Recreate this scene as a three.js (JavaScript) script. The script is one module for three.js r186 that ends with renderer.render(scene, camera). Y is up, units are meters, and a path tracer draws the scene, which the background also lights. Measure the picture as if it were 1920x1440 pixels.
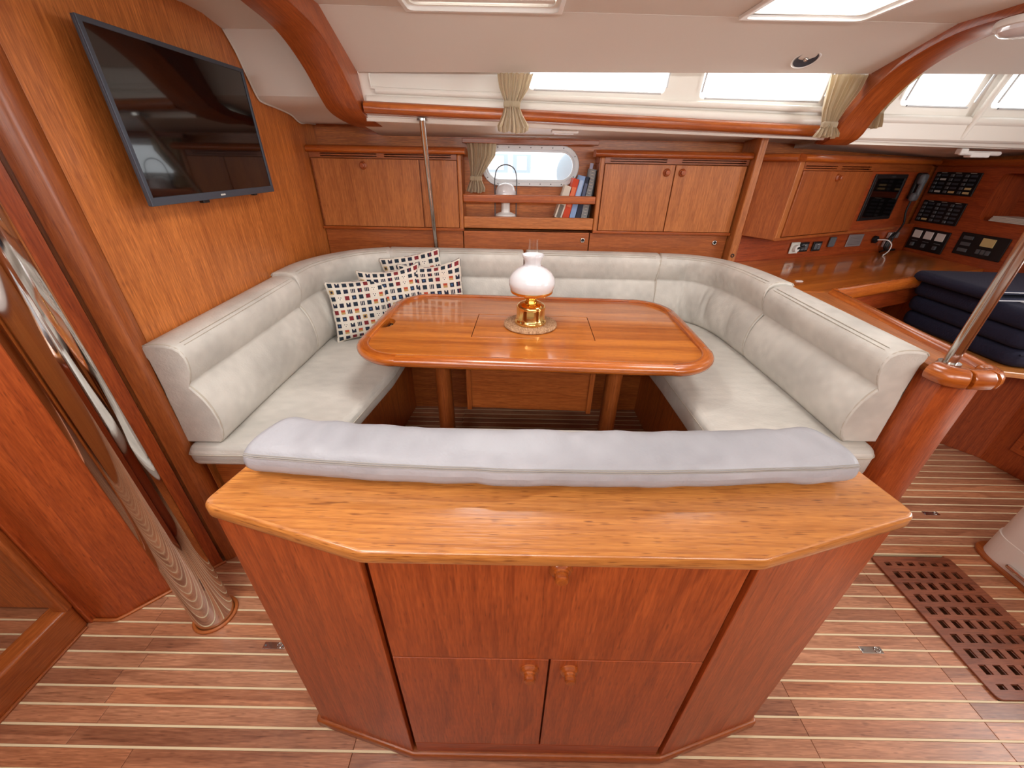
import * as THREE from 'three';
import { RoundedBoxGeometry } from 'three/addons/geometries/RoundedBoxGeometry.js';
import { mergeGeometries, mergeVertices, toCreasedNormals } from 'three/addons/utils/BufferGeometryUtils.js';
import { RectAreaLightUniformsLib } from 'three/addons/lights/RectAreaLightUniformsLib.js';

// ---------------------------------------------------------------- camera, sky, daylight, exposure
const scene = new THREE.Scene();
const camera = new THREE.PerspectiveCamera(2 * Math.atan(720 / 728) * 180 / Math.PI, 4 / 3, 0.02, 100);
camera.rotation.order = 'YXZ';
camera.position.set(0, 1.4, 0);
camera.rotation.set(-29.9 * Math.PI / 180, 0, 1.05 * Math.PI / 180);
scene.add(camera);
scene.background = new THREE.Color(0.93, 0.97, 1.0);
scene.backgroundIntensity = 4.0;
RectAreaLightUniformsLib.init();
const DAY = new THREE.Color(1.0, 0.985, 0.96);
// daylight entering through the real openings: each light stands in its opening and has its size
function daylight(name, w, h, pos, look, k) {
  const l = new THREE.RectAreaLight(DAY, k, w, h);
  l.name = name; l.position.set(...pos); l.lookAt(...look); scene.add(l); l.updateMatrixWorld();
  return l;
}
const SKY = 11;
daylight('daylight_forward_hatch', 0.44, 0.50, [-0.12, 1.93, -1.42], [-0.12, 0, -1.42], SKY * 2.5);
daylight('daylight_saloon_hatch', 0.36, 0.46, [0.94, 1.93, -1.46], [0.94, 0, -1.46], SKY * 1.2);
daylight('daylight_galley_hatch', 0.46, 0.46, [-0.75, 1.93, -0.19], [-0.75, 0, -0.19], SKY * 4);
daylight('daylight_companionway', 0.66, 0.8, [2.96, 1.42, -0.77], [0, 1.0, -0.77], SKY * 1.2);
daylight('daylight_side_window', 0.56, 0.12, [0.36, 1.74, -2.2], [0.36, 1.4, 0], SKY);
daylight('daylight_side_window_aft', 0.50, 0.12, [1.08, 1.74, -2.24], [1.08, 1.4, 0], SKY);
daylight('daylight_nav_window', 0.40, 0.14, [2.0, 1.74, -2.42], [1.6, 1.2, 0], SKY);
daylight('daylight_starboard_window', 1.3, 0.2, [-0.22, 1.70, 0.6], [-0.22, 1.1, -1.2], SKY * 2.6);
daylight('daylight_starboard_window_aft', 1.3, 0.2, [1.32, 1.70, 0.6], [1.32, 1.1, -1.2], SKY * 2.8);
const renderer = new THREE.WebGLRenderer({ antialias: true });
renderer.toneMapping = THREE.LinearToneMapping;
renderer.toneMappingExposure = 0.72;
renderer.shadowMap.enabled = true;

// ---------------------------------------------------------------- helpers
let seed = 20240611;
const rnd = () => { seed = (seed + 0x6d2b79f5) | 0; let t = Math.imul(seed ^ (seed >>> 15), 1 | seed); t = (t + Math.imul(t ^ (t >>> 7), 61 | t)) ^ t; return ((t ^ (t >>> 14)) >>> 0) / 4294967296; };
const V = (x, y, z) => new THREE.Vector3(x, y, z);
const lerp = THREE.MathUtils.lerp, clamp = THREE.MathUtils.clamp, sstep = (x, a, b) => THREE.MathUtils.smoothstep(x, a, b);
const used = new Map();
function numbered(n) { const k = used.get(n) ?? 0; used.set(n, k + 1); return k ? `${n}_${String(k).padStart(3, '0')}` : n; }
function plain(g) { // attributes that merge
  g = g.index ? g.toNonIndexed() : g;
  for (const k of Object.keys(g.attributes)) if (!['position', 'normal', 'uv'].includes(k)) g.deleteAttribute(k);
  if (!g.attributes.normal) g.computeVertexNormals();
  if (!g.attributes.uv) g.setAttribute('uv', new THREE.BufferAttribute(new Float32Array(g.attributes.position.count * 2), 2));
  g.groups = [];
  return g;
}
// uv in metres: u runs with the grain, v across it, per triangle
function grain(g, dir = 'x', off) {
  g = plain(g);
  const G = dir.isVector3 ? dir.clone().normalize() : dir === 'x' ? V(1, 0, 0) : dir === 'y' ? V(0, 1, 0) : V(0, 0, 1);
  const ou = off ? off[0] : rnd() * 1.6, ov = off ? off[1] : rnd() * 0.8;
  const p = g.attributes.position, uv = g.attributes.uv, a = V(), b = V(), c = V(), n = V(), w = V();
  for (let i = 0; i < p.count; i += 3) {
    a.fromBufferAttribute(p, i); b.fromBufferAttribute(p, i + 1); c.fromBufferAttribute(p, i + 2);
    n.crossVectors(b.clone().sub(a), c.clone().sub(a)).normalize();
    n.set(Math.abs(n.x) < 1e-6 ? 0 : n.x, Math.abs(n.y) < 1e-6 ? 0 : n.y, Math.abs(n.z) < 1e-6 ? 0 : n.z);
    const end = Math.abs(n.dot(G)) > 0.8;
    const gg = end ? (Math.abs(G.y) > 0.5 ? V(1, 0, 0) : V(0, 1, 0)) : G;
    w.crossVectors(n, gg).normalize();
    if (w.x + w.y + w.z < 0) w.negate();
    [a, b, c].forEach((q, k) => uv.setXY(i + k, (q.dot(gg) + ou) / 1.6, (q.dot(w) + ov) / 0.8));
  }
  return g;
}
function obj(name, geos, mat, parent) {
  const list = [].concat(geos).map(plain);
  const m = new THREE.Mesh(list.length > 1 ? mergeGeometries(list, false) : list[0], mat);
  m.castShadow = m.receiveShadow = true;
  m.name = parent ? name : numbered(name);
  (parent ?? scene).add(m);
  return m;
}
function thing(name, label, category, group) {
  const o = new THREE.Group(); o.name = numbered(name); o.userData = { label, category };
  if (group) o.userData.group = group;
  scene.add(o); return o;
}
function tag(o, label, category, group) { o.userData.label = label; o.userData.category = category; if (group) o.userData.group = group; return o; }
function struct(name) { const o = new THREE.Group(); o.name = name; o.userData.kind = 'structure'; scene.add(o); return o; }
const bx = (x0, x1, y0, y1, z0, z1, r = 0.003, s = 1) => {
  const w = Math.abs(x1 - x0), h = Math.abs(y1 - y0), d = Math.abs(z1 - z0), rr = Math.min(r, w * 0.45, h * 0.45, d * 0.45);
  const g = rr > 0 ? new RoundedBoxGeometry(w, h, d, s, rr) : new THREE.BoxGeometry(w, h, d);
  return g.translate((x0 + x1) / 2, (y0 + y1) / 2, (z0 + z1) / 2);
};
// a shape from points, corners rounded by r (number or one per corner)
function poly(pts, r = 0, hole = false) {
  const s = hole ? new THREE.Path() : new THREE.Shape(), n = pts.length;
  for (let i = 0; i < n; i++) {
    const p = new THREE.Vector2(...pts[i]), a = new THREE.Vector2(...pts[(i + n - 1) % n]), b = new THREE.Vector2(...pts[(i + 1) % n]);
    const R = Array.isArray(r) ? r[i] : r;
    if (R <= 0) { i ? s.lineTo(p.x, p.y) : s.moveTo(p.x, p.y); continue; }
    const da = a.clone().sub(p), db = b.clone().sub(p), la = da.length(), lb = db.length();
    const ang = Math.acos(clamp(da.dot(db) / (la * lb), -1, 1)), t = Math.min(R / Math.tan(ang / 2), la * 0.49, lb * 0.49);
    const q = p.clone().addScaledVector(da, t / la), e = p.clone().addScaledVector(db, t / lb);
    i ? s.lineTo(q.x, q.y) : s.moveTo(q.x, q.y);
    s.quadraticCurveTo(p.x, p.y, e.x, e.y);
  }
  s.closePath();
  return s;
}
// polygon moved inwards by b
function inset(pts, b) {
  const n = pts.length, area = pts.reduce((a, p, i) => { const q = pts[(i + 1) % n]; return a + p[0] * q[1] - q[0] * p[1]; }, 0), sg = Math.sign(area);
  return pts.map((p, i) => {
    const a = pts[(i + n - 1) % n], c = pts[(i + 1) % n], l1 = Math.hypot(p[0] - a[0], p[1] - a[1]), l2 = Math.hypot(c[0] - p[0], c[1] - p[1]);
    const n1 = [-(p[1] - a[1]) / l1 * sg, (p[0] - a[0]) / l1 * sg], n2 = [-(c[1] - p[1]) / l2 * sg, (c[0] - p[0]) / l2 * sg], k = 1 + n1[0] * n2[0] + n1[1] * n2[1];
    return [p[0] + (n1[0] + n2[0]) * b / k, p[1] + (n1[1] + n2[1]) * b / k];
  });
}
function extrude(shape, depth, bevel = 0, seg = 2, curve = 8, grown = false) {
  const g = new THREE.ExtrudeGeometry(shape, { depth: depth - 2 * bevel, bevelEnabled: bevel > 0, bevelThickness: bevel, bevelSize: bevel, bevelOffset: grown ? 0 : -bevel, bevelSegments: seg, curveSegments: curve });
  g.translate(0, 0, bevel);
  if (!(seg > 1 && bevel > 0.004)) return g;
  const c = toCreasedNormals(g, 0.6), p = c.attributes.position, nn = c.attributes.normal; // the flat faces keep flat normals
  for (let i = 0; i < p.count; i += 3) { const z0 = p.getZ(i), z1 = p.getZ(i + 1), z2 = p.getZ(i + 2); if (Math.abs(z0 - z1) < 1e-6 && Math.abs(z0 - z2) < 1e-6) for (let k = 0; k < 3; k++) nn.setXYZ(i + k, 0, 0, z0 > depth / 2 ? 1 : -1); }
  return c;
}
// plan polygon [x, z] between two heights
const planY = (pts, y0, y1, { r = 0, bevel = 0, seg = 2, holes = [], curve = 8 } = {}) => {
  const own = bevel > 0.01 && !holes.length, less = (q) => Math.max(0.004, q - bevel);
  const s = poly((own ? inset(pts, bevel) : pts).map(([x, z]) => [x, -z]), own ? (Array.isArray(r) ? r.map(less) : less(r)) : r);
  for (const h of holes) s.holes.push(poly(h.pts.map(([x, z]) => [x, -z]), h.r ?? 0, true));
  return extrude(s, y1 - y0, bevel, seg, curve, own).rotateX(-Math.PI / 2).translate(0, y0, 0);
};
// profile polygon [z, y] between two x
const profX = (pts, x0, x1, { r = 0, bevel = 0, seg = 2 } = {}) =>
  extrude(poly(pts.map(([z, y]) => [-z, y]), r), x1 - x0, bevel, seg).applyMatrix4(new THREE.Matrix4().makeBasis(V(0, 0, -1), V(0, 1, 0), V(1, 0, 0))).translate(x0, 0, 0);
// flat slab from points in space; it grows by t along the plane's normal (p0p1 x p0plast)
function slab(pts, t, { holes = [], bevel = 0 } = {}) {
  const P = pts.map((p) => V(...p)), ex = P[1].clone().sub(P[0]).normalize(), n = V().crossVectors(ex, P[P.length - 1].clone().sub(P[0])).normalize(), ey = V().crossVectors(n, ex);
  const f = (q) => { const d = q.clone().sub(P[0]); return [d.dot(ex), d.dot(ey)]; };
  const s = poly(P.map(f));
  for (const h of holes) s.holes.push(poly(h.pts.map((q) => f(V(...q))), h.r ?? 0, true));
  const g = extrude(s, Math.abs(t), bevel, 1);
  if (t < 0) g.translate(0, 0, t);
  return g.applyMatrix4(new THREE.Matrix4().makeBasis(ex, ey, n).setPosition(P[0]));
}
function ruled(p0, p1, p2, p3, t, n = 16) { // quad p0 p1 p2 p3 (may twist) with thickness t upwards
  const pos = [], idx = [], uv = [];
  for (const up of [0, t]) for (let i = 0; i <= n; i++) for (let j = 0; j <= n; j++) { const a = i / n, b = j / n, q = [0, 1, 2].map((k) => lerp(lerp(p0[k], p1[k], a), lerp(p3[k], p2[k], a), b)); pos.push(q[0], q[1] + up, q[2]); uv.push(q[0], q[2]); }
  const N = (n + 1) * (n + 1), id = (s, i, j) => s * N + i * (n + 1) + j;
  for (const s of [0, 1]) for (let i = 0; i < n; i++) for (let j = 0; j < n; j++) { const a = id(s, i, j), b = id(s, i + 1, j), c = id(s, i + 1, j + 1), d = id(s, i, j + 1); s ? idx.push(a, c, b, a, d, c) : idx.push(a, b, c, a, c, d); }
  for (let i = 0; i < n; i++) for (const [A, B] of [[[i, 0], [i + 1, 0]], [[i + 1, n], [i, n]], [[0, i + 1], [0, i]], [[n, i], [n, i + 1]]]) { const a = id(0, ...A), b = id(0, ...B), c = id(1, ...B), d = id(1, ...A); idx.push(a, c, b, a, d, c); }
  const g = new THREE.BufferGeometry(); g.setAttribute('position', new THREE.Float32BufferAttribute(pos, 3)); g.setAttribute('uv', new THREE.Float32BufferAttribute(uv, 2)); g.setIndex(idx);
  return toCreasedNormals(g, 0.6);
}
const tube = (pts, r, n = 40, seg = 10, closed = false, tension = 0.5) => new THREE.TubeGeometry(new THREE.CatmullRomCurve3(pts.map((p) => V(...p)), closed, 'catmullrom', tension), n, r, seg, closed);
const capTube = (pts, r, n, seg) => [tube(pts, r, n, seg), new THREE.SphereGeometry(r, seg ?? 10, 6).translate(...pts[0]), new THREE.SphereGeometry(r, seg ?? 10, 6).translate(...pts[pts.length - 1])];
const cyl = (r0, r1, h, x, y, z, seg = 24) => new THREE.CylinderGeometry(r1, r0, h, seg).translate(x, y + h / 2, z);
const rod = (a, b, r, seg = 12) => { const A = V(...a), B = V(...b), g = new THREE.CylinderGeometry(r, r, A.distanceTo(B), seg); return g.applyQuaternion(new THREE.Quaternion().setFromUnitVectors(V(0, 1, 0), B.clone().sub(A).normalize())).translate((A.x + B.x) / 2, (A.y + B.y) / 2, (A.z + B.z) / 2); };
const lathe = (pts, seg = 40) => new THREE.LatheGeometry(pts.map(([r, y]) => new THREE.Vector2(r, y)), seg);
const crease = (g, a = 0.7) => toCreasedNormals(plain(g), a);
// sweep a closed profile [d, h] along a path of {x, z, y0, y1}; d is measured to the left of travel, h 0..1 is between y0 and y1
function sweep(path, profile, { ends = 0.012, wave } = {}) {
  const n = path.length, m = profile.length, pos = [], uv = [], idx = [];
  const ccw = profile.reduce((a, p, i) => { const q = profile[(i + 1) % m]; return a + p[0] * q[1] - q[0] * p[1]; }, 0) > 0;
  const cx = profile.reduce((a, p) => a + p[0], 0) / m, cy = 0.5;
  let s = 0;
  const total = path.reduce((a, p, i) => a + (i ? Math.hypot(p.x - path[i - 1].x, p.z - path[i - 1].z) : 0), 0);
  const rows = [];
  for (let i = 0; i < n; i++) {
    const p = path[i], a = path[Math.max(0, i - 1)], b = path[Math.min(n - 1, i + 1)];
    if (i) s += Math.hypot(p.x - a.x, p.z - a.z);
    const tx = b.x - a.x, tz = b.z - a.z, l = Math.hypot(tx, tz), nx = tz / l, nz = -tx / l;
    const e = Math.min(s, total - s), q = ends ? clamp(1 - e / ends, 0, 1) : 0, shrink = ends * (1 - Math.sqrt(Math.max(0, 1 - q * q))) * 0.75;
    let arc = 0, row = [];
    for (let j = 0; j <= m; j++) {
      let [d, h] = profile[j % m];
      const hy = p.y1 - p.y0;
      let y = lerp(p.y0, p.y1, h);
      const dx = cx - d, dy = (lerp(p.y0, p.y1, cy) - y), dl = Math.hypot(dx, dy) || 1;
      d += (dx / dl) * shrink; y += (dy / dl) * shrink;
      if (wave) d += wave(s, h, total, d) * (1 - q);
      if (j) { const o = profile[(j - 1) % m], w = profile[j % m]; arc += Math.hypot(w[0] - o[0], (w[1] - o[1]) * hy); }
      row.push(pos.length / 3);
      pos.push(p.x + nx * d, y, p.z + nz * d); uv.push(s, arc);
    }
    rows.push(row);
  }
  for (let i = 0; i < n - 1; i++) for (let j = 0; j < m; j++) { const a = rows[i][j], b = rows[i][j + 1], c = rows[i + 1][j + 1], d = rows[i + 1][j]; ccw ? idx.push(a, b, d, b, c, d) : idx.push(a, d, b, b, d, c); }
  const body = new THREE.BufferGeometry();
  body.setAttribute('position', new THREE.Float32BufferAttribute(pos, 3)); body.setAttribute('uv', new THREE.Float32BufferAttribute(uv, 2)); body.setIndex(idx); body.computeVertexNormals();
  // weld the normals over the seam of the closed profile
  const N = body.attributes.normal;
  for (const r of rows) { const a = V().fromBufferAttribute(N, r[0]).add(V().fromBufferAttribute(N, r[m])).normalize(); N.setXYZ(r[0], a.x, a.y, a.z); N.setXYZ(r[m], a.x, a.y, a.z); }
  const out = [plain(body)];
  const tri = THREE.ShapeUtils.triangulateShape(profile.map(([d, h]) => new THREE.Vector2(d, h * 0.4)), []);
  for (const [row, flip] of [[rows[0], 0], [rows[n - 1], 1]]) {
    const g = new THREE.BufferGeometry(), pp = [], uu = [], ii = [];
    for (let j = 0; j < m; j++) { pp.push(pos[row[j] * 3], pos[row[j] * 3 + 1], pos[row[j] * 3 + 2]); uu.push(profile[j][0], profile[j][1] * 0.4); }
    for (const t of tri) { const [A, B, C] = t.map((k) => profile[k]), up = (B[0] - A[0]) * (C[1] - A[1]) - (C[0] - A[0]) * (B[1] - A[1]) > 0; up === !!flip ? ii.push(t[0], t[1], t[2]) : ii.push(t[0], t[2], t[1]); }
    g.setAttribute('position', new THREE.Float32BufferAttribute(pp, 3)); g.setAttribute('uv', new THREE.Float32BufferAttribute(uu, 2)); g.setIndex(ii); g.computeVertexNormals();
    out.push(plain(g));
  }
  return out;
}
const along = (g) => { g = plain(g); const uv = g.attributes.uv, a = rnd() * 1.6, b = rnd() * 0.8; for (let i = 0; i < uv.count; i++) uv.setXY(i, (uv.getX(i) + a) / 1.6, (uv.getY(i) + b) / 0.8); return g; };
const resample = (pts, n, closed = false) => { const c = new THREE.CatmullRomCurve3(pts.map((p) => V(...p)), closed, 'centripetal'); return Array.from({ length: n }, (_, i) => c.getPointAt(closed ? i / n : i / (n - 1))); };

// ---------------------------------------------------------------- procedural textures
function noiseField(px, py, s) { // tileable value noise
  const t = new Float32Array(px * py); let q = s * 7919 + 13;
  for (let i = 0; i < t.length; i++) { q = (Math.imul(q, 1664525) + 1013904223) | 0; t[i] = (q >>> 8) / 16777216; }
  return (x, y) => {
    x *= px; y *= py;
    const x0 = Math.floor(x), y0 = Math.floor(y), fx = x - x0, fy = y - y0, u = fx * fx * (3 - 2 * fx), v = fy * fy * (3 - 2 * fy);
    const X = ((x0 % px) + px) % px, Y = ((y0 % py) + py) % py, X1 = (X + 1) % px, Y1 = (Y + 1) % py;
    return lerp(lerp(t[Y * px + X], t[Y * px + X1], u), lerp(t[Y1 * px + X], t[Y1 * px + X1], u), v);
  };
}
function dataTex(w, h, f, srgb = true) {
  const d = new Uint8Array(w * h * 4);
  for (let y = 0; y < h; y++) for (let x = 0; x < w; x++) { const c = f(x / w, y / h), i = (y * w + x) * 4; d[i] = clamp(c[0], 0, 255); d[i + 1] = clamp(c[1], 0, 255); d[i + 2] = clamp(c[2], 0, 255); d[i + 3] = 255; }
  const t = new THREE.DataTexture(d, w, h); t.wrapS = t.wrapT = THREE.RepeatWrapping; t.magFilter = THREE.LinearFilter; t.minFilter = THREE.LinearMipmapLinearFilter; t.generateMipmaps = true;
  if (srgb) t.colorSpace = THREE.SRGBColorSpace;
  t.needsUpdate = true; return t;
}
const mix3 = (a, b, t) => [lerp(a[0], b[0], t), lerp(a[1], b[1], t), lerp(a[2], b[2], t)];
// wood 1.6 m along the grain (u) and 0.8 m across (v)
function woodTex(s, light, dark, { rings = 9, warp = 0.9, fine = 0.5, pore = 0.35, ribbon = 0, ringAmp = 0.36, toneAmp = 0.35 } = {}) {
  const low = noiseField(3, 4, s), low2 = noiseField(5, 9, s + 1), mid = noiseField(10, 60, s + 2), f1 = noiseField(28, 256, s + 3), f2 = noiseField(90, 512, s + 4), tone = noiseField(2, 7, s + 5), po = noiseField(60, 512, s + 6), rb = noiseField(4, 40, s + 7);
  return dataTex(1024, 1024, (u, v) => {
    const wv = v + warp * 0.08 * (low(u, v) - 0.5) + warp * 0.03 * (low2(u, v) - 0.5);
    let r = (wv * rings + 0.25 * mid(u, v)) % 1; if (r < 0) r += 1;
    const ring = Math.pow(r, 2.2) * (1 - sstep(r, 0.93, 1));
    const g = clamp(ringAmp * ring + fine * (0.55 * f1(u, v) + 0.45 * f2(u, v)) + ribbon * (rb(u, v) - 0.5) + toneAmp * (tone(u, v) - 0.5), 0, 1);
    let c = mix3(light, dark, g);
    const p = po(u, v); if (p > 0.8) c = mix3(c, [dark[0] * 0.72, dark[1] * 0.66, dark[2] * 0.6], (p - 0.8) * 5 * pore);
    return c;
  });
}
const texBulk = woodTex(11, [226, 138, 66], [148, 76, 28], { rings: 9, warp: 0.4, fine: 0.85, ribbon: 0.25, ringAmp: 0.12, toneAmp: 0.2 });
const texCab = woodTex(23, [196, 96, 42], [130, 52, 17], { rings: 12, warp: 2.6, fine: 0.75, ringAmp: 0.3, toneAmp: 0.12, pore: 0.5 });
const texTop = woodTex(37, [208, 138, 68], [144, 78, 30], { rings: 16, warp: 4.2, fine: 0.6, pore: 0.8, ringAmp: 0.26, toneAmp: 0.16 });
const texTable = woodTex(41, [210, 126, 46], [146, 70, 17], { rings: 7, warp: 0.7, fine: 0.6, ribbon: 0.5 });
const texLock = woodTex(53, [204, 126, 64], [142, 76, 30], { rings: 8, warp: 1.2, fine: 0.8, ringAmp: 0.22, toneAmp: 0.2 });
const texFloor = woodTex(67, [216, 156, 118], [134, 84, 58], { rings: 6, warp: 2.2, fine: 0.7, pore: 0.5 });
const bumpWood = (() => { const a = noiseField(60, 512, 5), b = noiseField(28, 256, 6); return dataTex(1024, 1024, (u, v) => { const k = 150 + 60 * (b(u, v) - 0.5) - (a(u, v) > 0.78 ? 90 * (a(u, v) - 0.78) * 4 : 0); return [k, k, k]; }, false); })();
const leatherBump = (() => { const a = noiseField(160, 160, 71), b = noiseField(320, 320, 72), c = noiseField(9, 9, 73), d = noiseField(22, 22, 74); return dataTex(1024, 1024, (u, v) => { const k = 128 + 26 * (a(u, v) - 0.5) + 18 * (b(u, v) - 0.5) + 70 * (c(u, v) - 0.5) + 44 * (d(u, v) - 0.5); return [k, k, k]; }, false); })();
const leatherTone = (() => { const a = noiseField(7, 7, 81), b = noiseField(40, 40, 82); return dataTex(512, 512, (u, v) => { const k = 226 + 26 * (a(u, v) - 0.5) + 12 * (b(u, v) - 0.5); return [k, k * 0.985, k * 0.955]; }); })();
const weave = (() => { const a = noiseField(256, 256, 91); return dataTex(512, 512, (u, v) => { const k = 128 + 40 * Math.sin(u * 512 * 0.8) * Math.sin(v * 512 * 0.8) + 60 * (a(u, v) - 0.5); return [k, k, k]; }, false); })();
const cork = (() => { const a = noiseField(90, 90, 95), b = noiseField(220, 220, 96); return dataTex(512, 512, (u, v) => { const k = clamp(0.5 + 0.9 * (a(u, v) - 0.5) + 0.7 * (b(u, v) - 0.5), 0, 1); return mix3([132, 92, 62], [206, 166, 128], k); }); })();

// ---------------------------------------------------------------- materials
const std = (o) => new THREE.MeshStandardMaterial(o), phy = (o) => new THREE.MeshPhysicalMaterial(o);
const wood = (map, color = 0xffffff, rough = 0.42, coat = 0.35, bump = 0.0006) => phy({ map, color, roughness: rough, clearcoat: coat, clearcoatRoughness: 0.22, bumpMap: bumpWood, bumpScale: bump });
const M = {
  bulk: wood(texBulk, 0xffffff, 0.45, 0.3), bulk2: wood(texBulk, 0xf4e8e2, 0.45, 0.3),
  cab: wood(texCab, 0xffffff, 0.4, 0.4), cab2: wood(texCab, 0xf2e6e0, 0.4, 0.4), top: phy({ map: texTop, roughness: 0.4, clearcoat: 0.8, clearcoatRoughness: 0.16, bumpMap: bumpWood, bumpScale: 0.0012 }),
  table: phy({ map: texTable, roughness: 0.3, clearcoat: 1, clearcoatRoughness: 0.1, bumpMap: bumpWood, bumpScale: 0.0002 }), rim: wood(texTable, 0xf0dcd0, 0.26, 0.8, 0.0003), lock: wood(texLock, 0xffffff, 0.42, 0.3), lock2: wood(texLock, 0xe8d2c4, 0.4, 0.35),
  lockMatt: wood(texLock, 0xf4e0d2, 0.62, 0.0), beam: wood(texBulk, 0xd2b2a2, 0.4, 0.4), rail: wood(texTable, 0xe6ccbc, 0.35, 0.5),
  floors: [0xffffff, 0xf0e6e0, 0xe2d8d4, 0xfff2e6].map((c) => wood(texFloor, c, 0.42, 0.25, 0.0004)),
  subfloor: wood(texFloor, 0xffffff, 0.7, 0), holly: std({ color: 0xe6d3ac, roughness: 0.5 }), black: std({ color: 0x101114, roughness: 0.45 }),
  leather: phy({ map: leatherTone, color: 0xe6e4e1, roughness: 0.44, bumpMap: leatherBump, bumpScale: 0.004, specularIntensity: 0.8 }),
  leatherGrey: phy({ map: leatherTone, color: 0xb6b7c2, roughness: 0.5, bumpMap: leatherBump, bumpScale: 0.003 }),
  piping: std({ color: 0xbdb3a4, roughness: 0.6 }), stitch: std({ color: 0x9a938c, roughness: 0.8 }),
  liner: std({ color: 0xdfd8cf, roughness: 0.62 }), linerHard: phy({ color: 0xf0ebe2, roughness: 0.38 }), shell: std({ color: 0xe6e4de, roughness: 0.6 }),
  chrome: std({ color: 0xd9d8d6, roughness: 0.06, metalness: 1 }), steel: std({ color: 0xc8c5c0, roughness: 0.16, metalness: 1 }), alu: std({ color: 0xc9ccd0, roughness: 0.42, metalness: 0.85 }), aluFrame: std({ color: 0xd6d8da, roughness: 0.5, metalness: 0.4 }),
  brass: std({ color: 0xf2c87c, roughness: 0.12, metalness: 1 }), glass: phy({ color: 0xffffff, roughness: 0.0, transmission: 1, thickness: 0, ior: 1.45 }),
  opal: phy({ color: 0xf6f5f8, roughness: 0.12, transmission: 0.18, thickness: 0, clearcoat: 0.8, clearcoatRoughness: 0.05 }),
  tvFrame: std({ color: 0x4a515c, roughness: 0.45, metalness: 0.3 }), tvScreen: phy({ color: 0x060607, roughness: 0.07, clearcoat: 0.6, clearcoatRoughness: 0.03 }),
  white: phy({ color: 0xefedea, roughness: 0.35 }), whiteMatt: std({ color: 0xeceae6, roughness: 0.6 }),
  curtain: phy({ color: 0xd0bd9c, roughness: 0.95, transmission: 0.45, thickness: 0, side: THREE.DoubleSide, bumpMap: weave, bumpScale: 0.0006 }),
  navy: std({ color: 0x0e112c, roughness: 0.85, bumpMap: weave, bumpScale: 0.0015 }), navyTrim: std({ color: 0xd8d8de, roughness: 0.8 }), cork: std({ map: cork, roughness: 0.9 }),
  grey: std({ color: 0x5b5e63, roughness: 0.55 }), pale: std({ color: 0xd6d4cb, roughness: 0.6 }), yellow: std({ color: 0xd9c48a, roughness: 0.6 }),
  grate: wood(texFloor, 0xc09a88, 0.5, 0.15, 0.0005), gel: phy({ color: 0xe8e2da, roughness: 0.28 }),
};
for (const m of [M.leather, M.leatherGrey]) { m.map.repeat.set(1, 1); }

// ---------------------------------------------------------------- the floor: planks and pale inlay strips
const PITCH = 0.0467, Z0 = -0.694;
{
  const floor = struct('floor');
  const gx0 = 1.50, gx1 = 1.807, gz0 = -1.035, gz1 = -0.57; // the well under the grating
  obj('subfloor', planY([[-2.5, -2.95], [2.95, -2.95], [2.95, 1.0], [-2.5, 1.0]], -0.05, -0.0135, { holes: [{ pts: [[gx0, gz0], [gx1, gz0], [gx1, gz1], [gx0, gz1]] }] }), M.subfloor, floor);
  obj('bilge_well', [grain(bx(gx0 - 0.02, gx1 + 0.02, -0.34, -0.32, gz0 - 0.02, gz1 + 0.02, 0), 'x'), grain(bx(gx0 - 0.02, gx0, -0.33, -0.0505, gz0, gz1, 0), 'z'), grain(bx(gx1, gx1 + 0.02, -0.33, -0.0505, gz0, gz1, 0), 'z'), grain(bx(gx0, gx1, -0.33, -0.0505, gz0 - 0.02, gz0, 0), 'x'), grain(bx(gx0, gx1, -0.33, -0.0505, gz1, gz1 + 0.02, 0), 'x')], M.subfloor, floor);
  for (let k = -34; k <= 26; k++) {
    const z = Z0 + k * PITCH; if (z < -2.25 || z > 0.55) continue;
    const far = z < -1.3, over = (a, b) => b > gz0 + 0.004 && a < gz1 - 0.004;
    const runs = (za, zb) => over(za, zb) ? [[-2.45, gx0 - 0.003], [gx1 + 0.003, 2.9]] : [[-2.45, 2.9]];
    for (const [a, b] of runs(z - 0.0027, z + 0.0027)) obj('inlay_strip', bx(a, b, -0.013, 0.0004, z - 0.0027, z + 0.0027, 0), M.holly, floor);
    for (const [a, b] of runs(z - PITCH, z)) {
      const cuts = [a, ...[z > -0.4 ? -1.01 : -1.2 + (k % 3) * 0.02, z > -0.42 ? -0.415 : -0.3, far ? 0.6 : 0.86, 1.4 + 0.12 * (-z - 0.5) * 0.3].filter((c) => c > a + 0.05 && c < b - 0.05), b];
      for (let i = 0; i < cuts.length - 1; i++) obj('plank', grain(bx(cuts[i] + 0.0006, cuts[i + 1] - 0.0006, -0.013, 0, z - PITCH + 0.0028, z - 0.0028, 0.0012), 'x'), M.floors[Math.floor(rnd() * 4)], floor);
    }
  }
}
// floor ring pulls
for (const [x, z, l] of [[-0.767, -0.673, 'small chrome lifting ring in the floor left of the bench cabinet'], [1.217, -0.693, 'small chrome lifting ring in the floor between bench cabinet and grating'], [1.97, -1.29, 'small chrome lifting ring in the floor below the navigation seat']]) {
  const t = thing('floor_lifting_ring', l, 'floor ring', 'lifting rings in the floor');
  obj('plate', bx(x - 0.036, x + 0.036, 0, 0.0025, z - 0.011, z + 0.011, 0.001), M.chrome, t);
  obj('ring', new THREE.TorusGeometry(0.008, 0.0016, 8, 20).rotateX(Math.PI / 2).translate(x + 0.018, 0.0034, z), M.steel, t);
  for (const s of [-1, 1]) obj('screw', cyl(0.003, 0.003, 0.0012, x + s * 0.029, 0.0024, z, 10), M.grey, t);
}
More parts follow.
